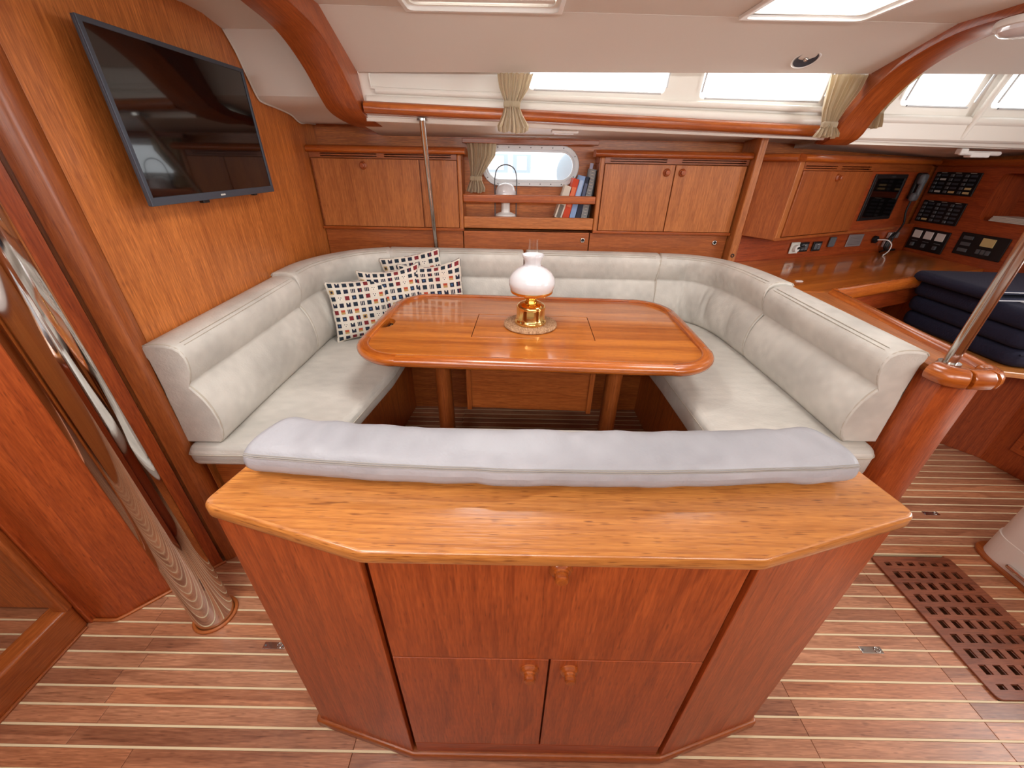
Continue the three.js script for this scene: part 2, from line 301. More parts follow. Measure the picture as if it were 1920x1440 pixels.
// wooden grating let into the floor
{
  const t = thing('floor_grating', 'dark brown wooden grating with rows of rectangular holes let into the floor', 'grating');
  const x0 = 1.492, x1 = 1.815, z0 = -1.05, z1 = -0.555, rows = 10, cols = 6;
  const holes = [];
  for (let r = 0; r < rows; r++) for (let c = 0; c < cols; c++) {
    const cx = lerp(x0 + 0.045, x1 - 0.045, c / (cols - 1)), cz = lerp(z0 + 0.035, z1 - 0.035, r / (rows - 1)), hz = r === 0 || r === rows - 1 ? 0.009 : 0.0155;
    holes.push({ pts: [[cx - 0.0135, cz - hz], [cx + 0.0135, cz - hz], [cx + 0.0135, cz + hz], [cx - 0.0135, cz + hz]] });
  }
  const rr = [[x0, z0], [x1, z0], [x1, z1], [x0, z1]];
  obj('grid', grain(planY(rr, 0.0008, 0.0085, { r: 0.02, bevel: 0.0012, seg: 1, holes }), 'x'), M.grate, t);
}

// ---------------------------------------------------------------- hull sides, deck and ceiling
const sideTop = (x) => [-2.005 - 0.05 * (x + 0.65), 1.80], railZ = (x) => -2.0 - 0.092 * (x + 0.65), edge = (x) => [-1.985 - 0.054 * (x + 0.65), 1.702 + 0.02 * (x + 0.65)];
const mz = (z) => -1.54 - z; // the boat is symmetric about its centre line
{
  const c = struct('ceiling');
  const hatchA = [[-0.36, -1.70], [0.13, -1.70], [0.13, -1.14], [-0.36, -1.14]], hatchB = [[0.745, -1.715], [1.135, -1.73], [1.135, -1.2], [0.745, -1.2]], hatchC = [[-1.0, -0.45], [-0.5, -0.45], [-0.5, 0.07], [-1.0, 0.07]];
  obj('flat_panel', planY([[-2.6, -1.7], [-0.65, -1.7], [2.95, -1.83], [2.95, mz(-1.83)], [-2.6, mz(-1.7)]], 1.83, 1.86, { holes: [hatchA, hatchB, hatchC].map((pts) => ({ pts })) }), M.liner, c);
  // sloping panel down to the side windows
  const e0 = edge(-0.65), e1 = edge(2.9);
  obj('sloping_panel', ruled([-0.655, 1.829, -1.70], [2.95, 1.829, -1.83], [2.95, e1[1], e1[0]], [-0.655, e0[1], e0[0]], 0.016), M.liner, c);
  obj('sloping_panel', slab([[2.95, 1.829, mz(-1.83)], [-1.2, 1.829, mz(-1.70)], [-1.2, 1.70, mz(-1.96)], [2.95, 1.74, mz(-2.08)]], -0.014), M.liner, c);
  obj('deck', planY([[-2.6, -2.06], [2.95, -2.28], [2.95, mz(-2.28)], [-2.6, mz(-2.06)]], 1.865, 1.90, { holes: [hatchA, hatchB, hatchC].map((pts) => ({ pts })) }), M.shell, c);
  obj('side_deck', slab([[-0.74, 1.556, -2.03], [1.6, 1.535, -2.24], [1.6, 1.475, -2.75], [-0.74, 1.495, -2.65]], 0.03), M.linerHard, c);
  obj('side_deck', slab([[1.55, 1.50, -2.30], [2.95, 1.49, -2.40], [2.95, 1.475, -3.1], [1.55, 1.475, -2.72]], 0.03), M.linerHard, c);
  obj('side_deck', slab([[2.95, 1.55, mz(-2.2)], [-1.6, 1.55, mz(-2.0)], [-1.6, 1.50, mz(-2.6)], [2.95, 1.50, mz(-2.6)]], 0.03), M.linerHard, c);
}
const rectHole = (x0, x1, y0, y1, zf, r = 0.02, skew = 0) => ({ pts: [[x0, y0, zf(x0, y0)], [x1, y0, zf(x1, y0)], [x1 + skew, y1, zf(x1 + skew, y1)], [x0 + skew, y1, zf(x0 + skew, y1)]], r });
{ // coachroof side with its windows
  const w = struct('wall_port_coachroof');
  const zf = (x, y) => lerp(-2.045 - 0.088 * (x + 0.65), -1.995 - 0.075 * (x + 0.65), (y - 1.57) / (1.87 - 1.57));
  const P = (x, y) => [x, y, zf(x, y)];
  const holes = [rectHole(0.05, 0.655, 1.668, 1.83, zf, 0.018), rectHole(0.82, 1.40, 1.656, 1.83, zf, 0.018), rectHole(1.80, 2.15, 1.652, 1.83, zf, 0.025), rectHole(2.27, 2.75, 1.652, 1.83, zf, 0.025)];
  obj('side_panel', slab([P(-0.66, 1.54), P(2.95, 1.49), P(2.95, 1.87), P(-0.66, 1.87)], -0.03, { holes, bevel: 0.003 }), M.linerHard, w);
  // folds moulded into the lining below the windows
  const path = (y0, y1, d, x0 = -0.64, x1 = 1.5) => [0, 0.25, 0.5, 0.75, 1].map((t) => { const x = lerp(x0, x1, t); return [x, lerp(y0, y1, t), zf(x, lerp(y0, y1, t)) + d]; });
  const fold = (y0, y1, r, sq, x0, x1) => { const g = tube(path(0, 0, 0, x0, x1), r, 24, 10); const a = path(y0, y1, 0.0, x0, x1); return tube(a, r, 24, 12).applyMatrix4(new THREE.Matrix4()); };
  obj('moulded_fold', [fold(1.612, 1.585, 0.022, 1, -0.64, 1.5), fold(1.648, 1.628, 0.012, 1, -0.6, 1.5)], M.linerHard, w);
  obj('recess_lip', [tube([[-0.615, 1.705, zf(-0.6, 1.7) + 0.004], [-0.61, 1.668, zf(-0.6, 1.66) + 0.006], [-0.57, 1.655, zf(-0.57, 1.655) + 0.004], [0.02, 1.648, zf(0.02, 1.648) + 0.004]], 0.006, 30, 8)], M.linerHard, w);
  obj('moulded_fold', [fold(1.60, 1.60, 0.02, 1, 1.64, 2.9), tube([[2.21, 1.83, zf(2.21, 1.83) + 0.012], [2.2, 1.62, zf(2.2, 1.62) + 0.014], [2.19, 1.53, zf(2.19, 1.53) + 0.02]], 0.014, 20, 10)], M.linerHard, w);
  // rounded lower lining aft of the arch
  obj('lower_lining', slab([[1.62, 1.60, zf(1.62, 1.6) + 0.012], [1.62, 1.515, zf(1.62, 1.5) + 0.035], [2.95, 1.515, zf(2.95, 1.5) + 0.035], [2.95, 1.60, zf(2.95, 1.6) + 0.012]], -0.03, { bevel: 0.008 }), M.linerHard, w);
  let n = 1;
  for (const [x0, x1, y0] of [[0.05, 0.655, 1.668], [0.82, 1.40, 1.656], [1.80, 2.15, 1.652], [2.27, 2.75, 1.652]]) {
    const win = struct('window_' + n++);
    obj('pane', slab([P(x0 - 0.01, y0 - 0.01), P(x1 + 0.01, y0 - 0.01), P(x1 + 0.01, 1.84), P(x0 - 0.01, 1.84)].map(([x, y, z]) => [x, y, z - 0.034]), -0.004), M.glass, win);
    const f = (x, y) => [x, y, zf(x, y) + 0.001];
    obj('frame', [tube([f(x0 + 0.02, y0), f((x0 + x1) / 2, y0), f(x1 - 0.02, y0)], 0.004, 10, 8), tube([f(x0, y0 + 0.02), f(x0, 1.82)], 0.004, 6, 8), tube([f(x1, y0 + 0.02), f(x1, 1.82)], 0.004, 6, 8)], M.aluFrame, win);
  }
}
{ // the lining between the forward bulkhead and the first beam
  const w = struct('wall_port_lining');
  const prof = [[-1.66, 1.834], [-1.80, 1.828], [-1.895, 1.808], [-1.94, 1.752], [-1.975, 1.684], [-2.01, 1.62], [-2.04, 1.603], [-2.16, 1.592], [-2.27, 1.578], [-2.33, 1.556], [-2.37, 1.55], [-2.44, 1.556], [-2.62, 1.556]];
  const out = prof.map(([z, y]) => [z - 0.012, y + 0.022]).reverse();
  obj('padded_panel', crease(profX([...prof, ...out], -1.14, -0.70), 0.5), M.liner, w);
  obj('edge_piping', tube(prof.slice(2).map(([z, y]) => [-1.094, y - 0.002, z + 0.003]), 0.004, 60, 6), M.liner, w);
}
{ // hull behind the lockers, with the portlight opening
  const w = struct('wall_port');
  const st = []; const px0 = -0.182, px1 = 0.342, py = 1.375, pr = 0.088;
  for (let i = 0; i <= 10; i++) { const a = Math.PI / 2 + Math.PI * i / 10; st.push([px0 + pr + pr * Math.cos(a), py + pr * Math.sin(a), -2.52]); }
  for (let i = 0; i <= 10; i++) { const a = -Math.PI / 2 + Math.PI * i / 10; st.push([px1 - pr + pr * Math.cos(a), py + pr * Math.sin(a), -2.52]); }
  obj('hull_panel', grain(slab([[-1.25, -0.05, -2.52], [1.30, -0.05, -2.52], [1.30, 1.56, -2.52], [-1.25, 1.56, -2.52]], -0.035, { holes: [{ pts: st }] }), 'x'), M.bulk, w);
  obj('hull_panel', grain(slab([[1.28, -0.05, -2.46], [2.95, -0.05, -3.02], [2.95, 1.56, -3.02], [1.28, 1.56, -2.46]], -0.035), 'x'), M.bulk2, w);
  const win = struct('window_5');
  const ring = (r, dx) => { const s = []; for (let i = 0; i <= 12; i++) { const a = Math.PI / 2 + Math.PI * i / 12; s.push([px0 + pr + r * Math.cos(a), py + r * Math.sin(a)]); } for (let i = 0; i <= 12; i++) { const a = -Math.PI / 2 + Math.PI * i / 12; s.push([px1 - pr + r * Math.cos(a), py + r * Math.sin(a)]); } return s; };
  const fr = poly(ring(pr + 0.014)); fr.holes.push(poly(ring(pr - 0.010), 0, true));
  obj('frame', extrude(fr, 0.014, 0.003).translate(0, 0, -2.521), M.aluFrame, win);
  const fr2 = poly(ring(pr - 0.009)); fr2.holes.push(poly(ring(pr - 0.02), 0, true));
  obj('inner_frame', extrude(fr2, 0.02, 0.002).translate(0, 0, -2.545), M.aluFrame, win);
  obj('pane', extrude(poly(ring(pr - 0.012)), 0.004).translate(0, 0, -2.54), M.glass, win);
  for (let i = 0; i < 7; i++) for (const s of [-1, 1]) obj('screw', cyl(0.0032, 0.0032, 0.003, 0, 0, 0, 8).rotateX(Math.PI / 2).translate(lerp(px0 + 0.08, px1 - 0.08, i / 6), py + s * (pr + 0.001), -2.508), M.grey, win);
  for (const [a, cx] of [[2.4, px0 + pr], [3.88, px0 + pr], [0.6, px1 - pr], [-0.6, px1 - pr]]) obj('screw', cyl(0.0032, 0.0032, 0.003, 0, 0, 0, 8).rotateX(Math.PI / 2).translate(cx + (pr + 0.001) * Math.cos(a), py + (pr + 0.001) * Math.sin(a), -2.508), M.grey, win);
}
{ // hatches
  const hatch = (n, x0, x1, z0, z1) => {
    const h = struct('window_' + n), b = 0.022;
    const fr = (y0, y1, o, wdt) => planY([[x0 - o, z0 - o], [x1 + o, z0 - o], [x1 + o, z1 + o], [x0 - o, z1 + o]], y0, y1, { bevel: 0.002, seg: 1, holes: [{ pts: [[x0 + wdt, z0 + wdt], [x1 - wdt, z0 + wdt], [x1 - wdt, z1 - wdt], [x0 + wdt, z1 - wdt]], r: 0.03 }] });
    obj('trim_ring', fr(1.818, 1.83, 0.012, 0.0), M.white, h);
    obj('lining', fr(1.83, 1.90, 0.0, 0.012), M.linerHard, h);
    obj('frame', fr(1.90, 1.925, 0.03, 0.04), M.aluFrame, h);
    obj('pane', planY([[x0 - 0.01, z0 - 0.01], [x1 + 0.01, z0 - 0.01], [x1 + 0.01, z1 + 0.01], [x0 - 0.01, z1 + 0.01]], 1.913, 1.919), M.glass, h);
    obj('handle', [bx((x0 + x1) / 2 - 0.04, (x0 + x1) / 2 - 0.02, 1.86, 1.913, z0 + 0.07, z0 + 0.085, 0.003), bx((x0 + x1) / 2 - 0.05, (x0 + x1) / 2 + 0.02, 1.855, 1.868, z0 + 0.07, z0 + 0.085, 0.003)], M.grey, h);
    return h;
  };
  const a = hatch(6, -0.36, 0.13, -1.70, -1.14);
  hatch(7, 0.745, 1.135, -1.725, -1.2);
  hatch(8, -1.0, -0.5, -0.45, 0.07);
  // pleated blind drawn part of the way under the forward hatch
  for (let i = 0; i < 5; i++) obj('blind_pleat', bx(-0.345, 0.115, 1.836 + (i % 2) * 0.004, 1.844 + (i % 2) * 0.004, -1.685 + i * 0.03, -1.657 + i * 0.03, 0.003), M.whiteMatt, a);
}
// starboard side, behind the camera
{
  const w = struct('wall_starboard');
  const zs = 0.52, holes = [], P = (x, y) => [x, y, zs];
  const hx = [[-0.9, 0.45], [0.65, 2.0]];
  for (const [a, b] of hx) holes.push({ pts: [P(a, 1.575), P(b, 1.575), P(b, 1.80), P(a, 1.80)], r: 0.02 });
  obj('coachroof_side', slab([P(2.95, 1.54), P(-2.6, 1.54), P(-2.6, 1.88), P(2.95, 1.88)], -0.03, { holes }), M.linerHard, w);
  hx.forEach(([a, b], i) => { const win = struct('window_' + (9 + i)); obj('pane', bx(a - 0.01, b + 0.01, 1.565, 1.81, zs + 0.032, zs + 0.037, 0), M.glass, win); });
  obj('hull_panel', grain(bx(-2.6, 2.95, -0.05, 1.56, 0.98, 1.02, 0), 'x'), M.bulk, w);
  obj('galley_front', grain(bx(-1.2, 2.4, 0, 0.88, 0.42, 0.46, 0.004), 'y'), M.lock, w);
  obj('galley_worktop', bx(-1.2, 2.4, 0.88, 0.92, 0.4, 0.98, 0.006), M.white, w);
}
{
  const w = struct('wall_aft');
  obj('bulkhead', grain(bx(2.95, 2.99, -0.05, 1.0, -3.1, 1.02, 0), 'y'), M.bulk2, w);
  obj('bulkhead', grain(bx(2.95, 2.99, 1.0, 1.50, -3.1, -1.14, 0), 'y'), M.bulk2, w);
  obj('bulkhead', grain(bx(2.95, 2.99, 1.50, 1.9, -2.3, -1.14, 0), 'y'), M.liner, w);
  obj('bulkhead', grain(bx(2.95, 2.99, 1.0, 1.9, -0.40, 0.56, 0), 'y'), M.liner, w);
  obj('bulkhead', grain(bx(2.95, 2.99, 1.0, 1.56, 0.55, 1.02, 0), 'y'), M.bulk2, w);
}

// ---------------------------------------------------------------- forward bulkhead, door and posts
{
  const w = struct('wall_forward');
  obj('bulkhead_panel', grain(bx(-1.135, -1.1, 0, 1.88, -2.54, -1.066, 0.001), 'y', [0.2, 0.1]), M.bulk, w);
  const corner = [[-1.1, -1.064], [-1.094, -1.05], [-1.088, -1.03], [-1.09, -1.01], [-1.105, -0.992], [-1.125, -0.98], [-1.16, -1.02], [-1.14, -1.066]];
  obj('corner_post', grain(crease(planY(corner, 0, 1.88), 0.9), 'y'), M.lock2, w);
  obj('angled_panel', grain(slab([[-1.131, 0, -0.972], [-1.318, 0, -0.785], [-1.318, 1.88, -0.785], [-1.131, 1.88, -0.972]], 0.018), 'y'), M.cab, w);
  obj('groove_backing', grain(slab([[-1.12, 0, -1.03], [-1.34, 0, -0.81], [-1.34, 1.88, -0.81], [-1.12, 1.88, -1.03]], 0.01), 'y'), M.bulk2, w);
  obj('rounded_post', grain(crease(planY([[-1.306, -0.803], [-1.318, -0.778], [-1.333, -0.762], [-1.352, -0.752], [-1.375, -0.748], [-1.425, -0.75], [-1.43, -0.84], [-1.34, -0.84]], 0, 1.88), 0.9), 'y'), M.cab, w);
  obj('foot_moulding', [tube([[-1.122, 0.004, -0.976], [-1.31, 0.004, -0.782], [-1.35, 0.004, -0.744], [-1.43, 0.004, -0.742]], 0.006, 40, 6, false, 0.1)], M.bulk2, w);
  obj('bulkhead_return', grain(bx(-1.5, -1.425, 0, 1.88, -0.86, -0.732, 0.004), 'y'), M.cab, w);
  obj('bulkhead_starboard', grain(bx(-1.5, -1.43, 0, 1.88, 0.05, 1.0, 0.002), 'y'), M.bulk2, w);
  obj('bulkhead_back', grain(bx(-2.6, -2.56, -0.05, 1.88, -2.6, 1.0, 0), 'y'), M.bulk2, w);
  obj('cabin_side', grain(bx(-2.58, -1.14, 0, 1.88, -1.5, -1.47, 0), 'y'), M.bulk2, w);
  const d = struct('door_1');
  obj('sill', grain(bx(-1.50, -1.432, 0, 0.115, -0.732, 0.05, 0.012, 3), 'z'), M.lock2, d);
  obj('jamb', grain(bx(-1.475, -1.43, 0.1, 1.78, -0.735, -0.705, 0.012, 3), 'y'), M.lock2, d);
  obj('foot_strip', bx(-1.434, -1.424, 0, 0.008, -0.72, 0.05, 0.003), M.lock2, d);
  obj('leaf', grain(bx(-2.15, -1.52, 0.02, 1.75, -0.80, -0.77, 0.004), 'y'), M.bulk2, d);
  const h = obj('hinge', [bx(-1.518, -1.476, 0.215, 0.275, -0.768, -0.762, 0.001), rod([-1.492, 0.205, -0.757], [-1.492, 0.285, -0.757], 0.005)], M.steel, d);
  for (const y of [0.228, 0.245, 0.262]) obj('screw', cyl(0.003, 0.003, 0.002, 0, 0, 0, 8).rotateX(Math.PI / 2).translate(-1.507, y, -0.761), M.chrome, h);
}

// ---------------------------------------------------------------- wooden deck beams and the rail
function beam(name, label, x0, x1, lower, upper, tail) {
  const o = struct(name); o.userData.label = label;
  const lo = resample(lower.map(([z, y]) => [0, y, z]), 28).map((p) => [p.z, p.y]), full = [...lo];
  const up = upper;
  const pts = [...full, ...up.slice().reverse()];
  const rest = [[lower[0][0], lower[0][1]], [-0.77, lower[0][1] + 0.012], [mz(lower[0][0]), lower[0][1]], [mz(lower[0][0]) + 0.02, 1.85], [lower[0][0], 1.85]];
  obj('curved_beam', grain(crease(profX(pts, x0, x1, { bevel: 0.004, seg: 2 }), 0.5), V(0, -0.6, -0.8)), M.beam, o);
  obj('cross_beam', grain(profX(rest, x0, x1, { bevel: 0.004 }), 'z'), M.beam, o);
}
beam('trim_1', 'curved dark wooden deck beam beside the television', -0.79, -0.65, [[-1.48, 1.782], [-1.672, 1.752], [-1.812, 1.684], [-1.90, 1.615], [-1.965, 1.572], [-2.10, 1.545], [-2.315, 1.530]], [[-1.47, 1.85], [-1.72, 1.85], [-1.99, 1.72], [-2.03, 1.60], [-2.10, 1.575], [-2.33, 1.555]]);
beam('trim_2', 'curved wooden deck beam carrying a round white lamp', 1.5, 1.63, [[-1.569, 1.806], [-1.773, 1.80], [-1.95, 1.752], [-2.03, 1.708], [-2.099, 1.648], [-2.15, 1.59], [-2.195, 1.520], [-2.26, 1.492]], [[-1.56, 1.86], [-1.83, 1.86], [-2.10, 1.76], [-2.19, 1.68], [-2.26, 1.56], [-2.32, 1.50]]);
{
  const o = struct('trim_3'); o.userData.label = 'rounded wooden handrail below the side windows';
  const path = Array.from({ length: 30 }, (_, i) => { const x = lerp(-0.645, 1.475, i / 29), yt = lerp(1.609, 1.566, i / 29); return { x, z: railZ(x) - 0.03, y0: yt - 0.046, y1: yt }; });
  const prof = [[-0.02, 0], [-0.05, 0.02], [-0.062, 0.12], [-0.066, 0.4], [-0.062, 0.72], [-0.05, 0.93], [-0.03, 1], [0.02, 1], [0.02, 0]];
  const g = sweep(path, prof, { ends: 0 });
  obj('rail', g.map(along), M.rail, o);
}

// ---------------------------------------------------------------- chrome mast post and thin poles
{
  const t = thing('mast_post', 'thick polished chrome mast post standing in front of the wooden bulkhead', 'mast post');
  obj('tube', cyl(0.056, 0.056, 1.83, -1.025, 0, -0.77, 64), M.chrome, t);
  obj('collar', new THREE.TorusGeometry(0.062, 0.006, 8, 48).rotateX(Math.PI / 2).translate(-1.025, 0.004, -0.77), M.bulk2, t);
}
{
  const t = thing('support_pole', 'thin polished steel pole in front of the left wall locker', 'pole');
  obj('tube', rod([-0.4595, 0.93, -2.383], [-0.414, 1.55, -2.04], 0.0125, 20), M.steel, t);
  obj('flange', cyl(0.024, 0.024, 0.008, -0.414, 1.545, -2.04, 20), M.steel, t);
}
{
  const t = thing('grab_pole', 'polished steel grab pole rising from the end of the right settee divider', 'pole');
  obj('tube', cyl(0.0165, 0.0165, 0.935, 1.30, 0.895, -1.045, 24), M.steel, t);
  obj('flange', cyl(0.028, 0.026, 0.008, 1.30, 0.895, -1.045, 24), M.steel, t);
}

// ---------------------------------------------------------------- television
{
  const t = thing('television', 'black flat screen television with dark grey frame on the wooden bulkhead', 'television');
  const x = -1.03, y0 = 1.27, y1 = 1.682, z0 = -1.84, z1 = -1.20;
  obj('housing', bx(-1.044, x - 0.004, y0, y1, z0, z1, 0.003, 2), M.tvFrame, t);
  obj('back_bulge', bx(-1.078, -1.043, y0 + 0.03, y1 - 0.1, z0 + 0.1, z1 - 0.1, 0.01), M.black, t);
  obj('wall_mount', bx(-1.0995, -1.077, y0 + 0.1, y1 - 0.16, z0 + 0.22, z1 - 0.22, 0.003), M.grey, t);
  const f = slab([[x - 0.006, y0, z1], [x - 0.006, y0, z0], [x - 0.006, y1, z0], [x - 0.006, y1, z1]], 0.006, { bevel: 0.001, holes: [{ pts: [[x, y0 + 0.022, z1 - 0.013], [x, y0 + 0.022, z0 + 0.013], [x, y1 - 0.012, z0 + 0.013], [x, y1 - 0.012, z1 - 0.013]] }] });
  obj('frame', f, M.tvFrame, t);
  obj('screen', bx(x - 0.0075, x - 0.003, y0 + 0.018, y1 - 0.01, z0 + 0.01, z1 - 0.01, 0), M.tvScreen, t);
  obj('maker_mark', bx(x - 0.0005, x + 0.0006, y0 + 0.008, y0 + 0.013, -1.522, -1.498, 0), M.pale, t);
  obj('sensor', bx(x - 0.02, x - 0.004, y0 - 0.009, y0 + 0.001, -1.44, -1.41, 0.002), M.black, t);
  obj('foot_socket', bx(x - 0.02, x - 0.004, y0 - 0.006, y0 + 0.001, -1.72, -1.70, 0.002), M.black, t);
}

// ---------------------------------------------------------------- settee: base, seats and backrests
const outer = [[-1.095, -1.03], [-1.095, -1.74], [-1.085, -1.95], [-1.02, -2.12], [-0.90, -2.26], [-0.73, -2.345], [0.06, -2.36], [0.84, -2.345], [1.02, -2.30], [1.15, -2.19], [1.215, -2.0], [1.235, -1.70], [1.235, -1.05]];
{
  const t = thing('settee', 'dark wooden base of the U shaped settee below the seat cushions', 'settee');
  obj('plinth', grain(planY([[-1.08, -1.075], [-0.70, -1.075], [-0.66, -1.7], [-0.62, -2.12], [0.80, -2.12], [0.80, -1.06], [1.245, -1.06], [1.245, -2.5], [-1.08, -2.5]], 0.002, 0.468), 'x'), M.bulk2, t);
  obj('seat_board', grain(planY([[-1.08, -1.07], [-0.655, -1.045], [-0.60, -1.5], [-0.55, -1.9], [0.72, -1.9], [0.72, -1.045], [1.24, -1.045], [1.24, -2.5], [-1.08, -2.5]], 0.468, 0.472), 'x'), M.bulk2, t);
}
const puff = (g, f) => { const p = g.attributes.position; for (let i = 0; i < p.count; i++) { const y = p.getY(i); p.setY(i, y + f(p.getX(i), p.getZ(i), y)); } return g; };
function seatCushion(label, pts, r, y0, y1) {
  const t = thing('seat_cushion', label, 'seat cushion', 'settee seat cushions');
  const rr = pts.map((_, i) => r[i] ?? 0.03);
  // top built as a fine grid over the polygon so that it can swell and wrinkle
  const body = planY(pts, y0, y1, { r: rr, bevel: 0.03, seg: 5, curve: 10 });
  obj('cover', grain(body, 'x'), M.leather, t);
  const ins = poly(pts.map(([x, z]) => [x, -z]), rr).getSpacedPoints(120).map((p) => [p.x, y1 - 0.028, -p.y]);
  obj('seam', tube(ins.slice(0, -1), 0.0022, 240, 5, true), M.piping, t);
  return t;
}
seatCushion('cream leather seat cushion of the left settee below the television', [[-1.092, -1.0], [-0.63, -1.0], [-0.545, -1.55], [-0.53, -1.90], [-0.53, -2.33], [-0.75, -2.31], [-0.97, -2.16], [-1.07, -1.95], [-1.092, -1.74]], [0.03, 0.06, 0.3, 0.03, 0.02, 0.08, 0.12, 0.12, 0.12], 0.4725, 0.5545);
seatCushion('cream leather seat cushion along the back of the settee behind the table', [[-0.525, -1.90], [0.655, -1.90], [0.655, -2.34], [-0.525, -2.34]], [0.03, 0.03, 0.02, 0.02], 0.4725, 0.559);
seatCushion('cream leather seat cushion of the right settee next to the wooden divider', [[1.225, -1.0], [0.70, -1.0], [0.685, -1.55], [0.66, -1.90], [0.66, -2.33], [0.86, -2.31], [1.08, -2.19], [1.19, -1.98], [1.225, -1.72]], [0.05, 0.06, 0.3, 0.03, 0.02, 0.08, 0.12, 0.12, 0.12], 0.4725, 0.5915);

const backProfile = (() => {
  const front = [[0.112, 0.0], [0.127, 0.05], [0.138, 0.14], [0.141, 0.25], [0.136, 0.37], [0.126, 0.47], [0.112, 0.55], [0.099, 0.600], [0.0925, 0.622]];
  const top = [[0.098, 0.640], [0.108, 0.69], [0.117, 0.76], [0.121, 0.84], [0.119, 0.90], [0.110, 0.955], [0.094, 0.985], [0.07, 1.0], [0.035, 1.0], [0.008, 0.985], [-0.002, 0.955], [0.0, 0.92], [0.006, 0.88]];
  return [...front, ...top, [0.004, 0.6], [0.002, 0.3], [0.002, 0.0]].map(([d, h]) => [-d, h]);
})();
function backrest(label, pts, y0a, y1a, y0b, y1b, wrinkle = 0, wseed = 1) {
  const t = thing('backrest_cushion', label, 'backrest cushion', 'settee backrest cushions');
  const P0 = resample(pts.map(([x, z]) => [x, 0, z]), 64), L = 0.012;
  const total = P0.reduce((a, p, i) => a + (i ? p.distanceTo(P0[i - 1]) : 0), 0);
  const curve = new THREE.CatmullRomCurve3(pts.map(([x, z]) => V(x, 0, z)), false, 'centripetal');
  const ss = [0, 0.0015, 0.004, 0.008, 0.013]; const n = Math.max(20, Math.round(total / 0.012));
  const us = [...ss.map((s) => s / total), ...Array.from({ length: n }, (_, i) => lerp(0.02 / total, 1 - 0.02 / total, i / (n - 1))), ...ss.map((s) => 1 - s / total).reverse()];
  const path = us.map((u) => { const p = curve.getPointAt(clamp(u, 0, 1)); return { x: p.x, z: p.z, y0: lerp(y0a, y0b, u), y1: lerp(y1a, y1b, u) }; });
  const ns = noiseField(14, 3, wseed), nw = noiseField(40, 4, wseed + 9), nb = noiseField(5, 3, wseed + 3);
  const wave = (s, h, tot, d) => {
    if (d > -0.05) return 0;
    let v = -0.005 * (nb(s * 0.6, h) - 0.5);
    if (wrinkle) { const m = wrinkle * sstep(s / tot, 0.02, 0.2) * (1 - sstep(s / tot, 0.8, 0.98)); const q = nw(s * 0.75 + 0.06 * Math.sin(h * 4), h * 0.4); v += m * 0.02 * Math.pow(Math.max(0, q - 0.38) * 1.7, 1.5) * Math.sin(Math.PI * clamp(h < 0.62 ? h / 0.62 : (h - 0.62) / 0.38, 0, 1)); }
    return v;
  };
  obj('cover', sweep(path, backProfile, { ends: 0.013, wave }), M.leather, t);
  const at = (u, d, h, lift = 0) => { const p = curve.getPointAt(u), tg = curve.getTangentAt(u), y = lerp(lerp(y0a, y0b, u), lerp(y1a, y1b, u), h) + lift; return [p.x + tg.z * d, y, p.z - tg.x * d]; };
  const line = (d, h) => Array.from({ length: 24 }, (_, i) => at(lerp(0.03 / total, 1 - 0.03 / total, i / 23), d, h));
  obj('stitching', [tube(line(-0.1085, 0.962), 0.0013, 80, 4), tube(line(-0.0985, 0.983), 0.0013, 80, 4)], M.piping, t);
  for (const u of [0.006 / total, 1 - 0.006 / total]) obj('piping', tube(backProfile.slice(0, 20).map(([d, h]) => at(u, d + 0.003, h * 0.985 + 0.006)), 0.0026, 70, 6), M.piping, t);
  return t;
}
backrest('straight cream backrest cushion below the television at the bulkhead end', [[-1.095, -1.03], [-1.095, -1.3], [-1.095, -1.55], [-1.095, -1.745]], 0.555, 0.918, 0.555, 0.936, 0.15, 3);
backrest('curved cream backrest cushion in the left corner behind the patterned pillows', [[-1.095, -1.752], [-1.085, -1.95], [-1.02, -2.12], [-0.90, -2.26], [-0.728, -2.345]], 0.555, 0.952, 0.56, 0.962, 0.5, 5);
backrest('cream backrest cushion along the back wall left of the oil lamp', [[-0.712, -2.35], [-0.45, -2.357], [-0.2, -2.36], [0.052, -2.36]], 0.56, 0.962, 0.56, 0.958, 0.35, 7);
backrest('cream backrest cushion along the back wall behind the oil lamp and to its right', [[0.066, -2.36], [0.3, -2.36], [0.6, -2.355], [0.826, -2.345]], 0.56, 0.958, 0.57, 0.956, 0.6, 11);
backrest('curved wrinkled cream backrest cushion in the right corner by the desk', [[0.84, -2.343], [1.02, -2.30], [1.15, -2.19], [1.215, -2.0], [1.235, -1.712]], 0.5925, 0.956, 0.5925, 0.958, 1.0, 13);
backrest('straight cream backrest cushion of the right settee with its end facing the floor', [[1.235, -1.70], [1.235, -1.5], [1.235, -1.25], [1.235, -1.05]], 0.5925, 0.945, 0.5925, 0.934, 0.2, 17);

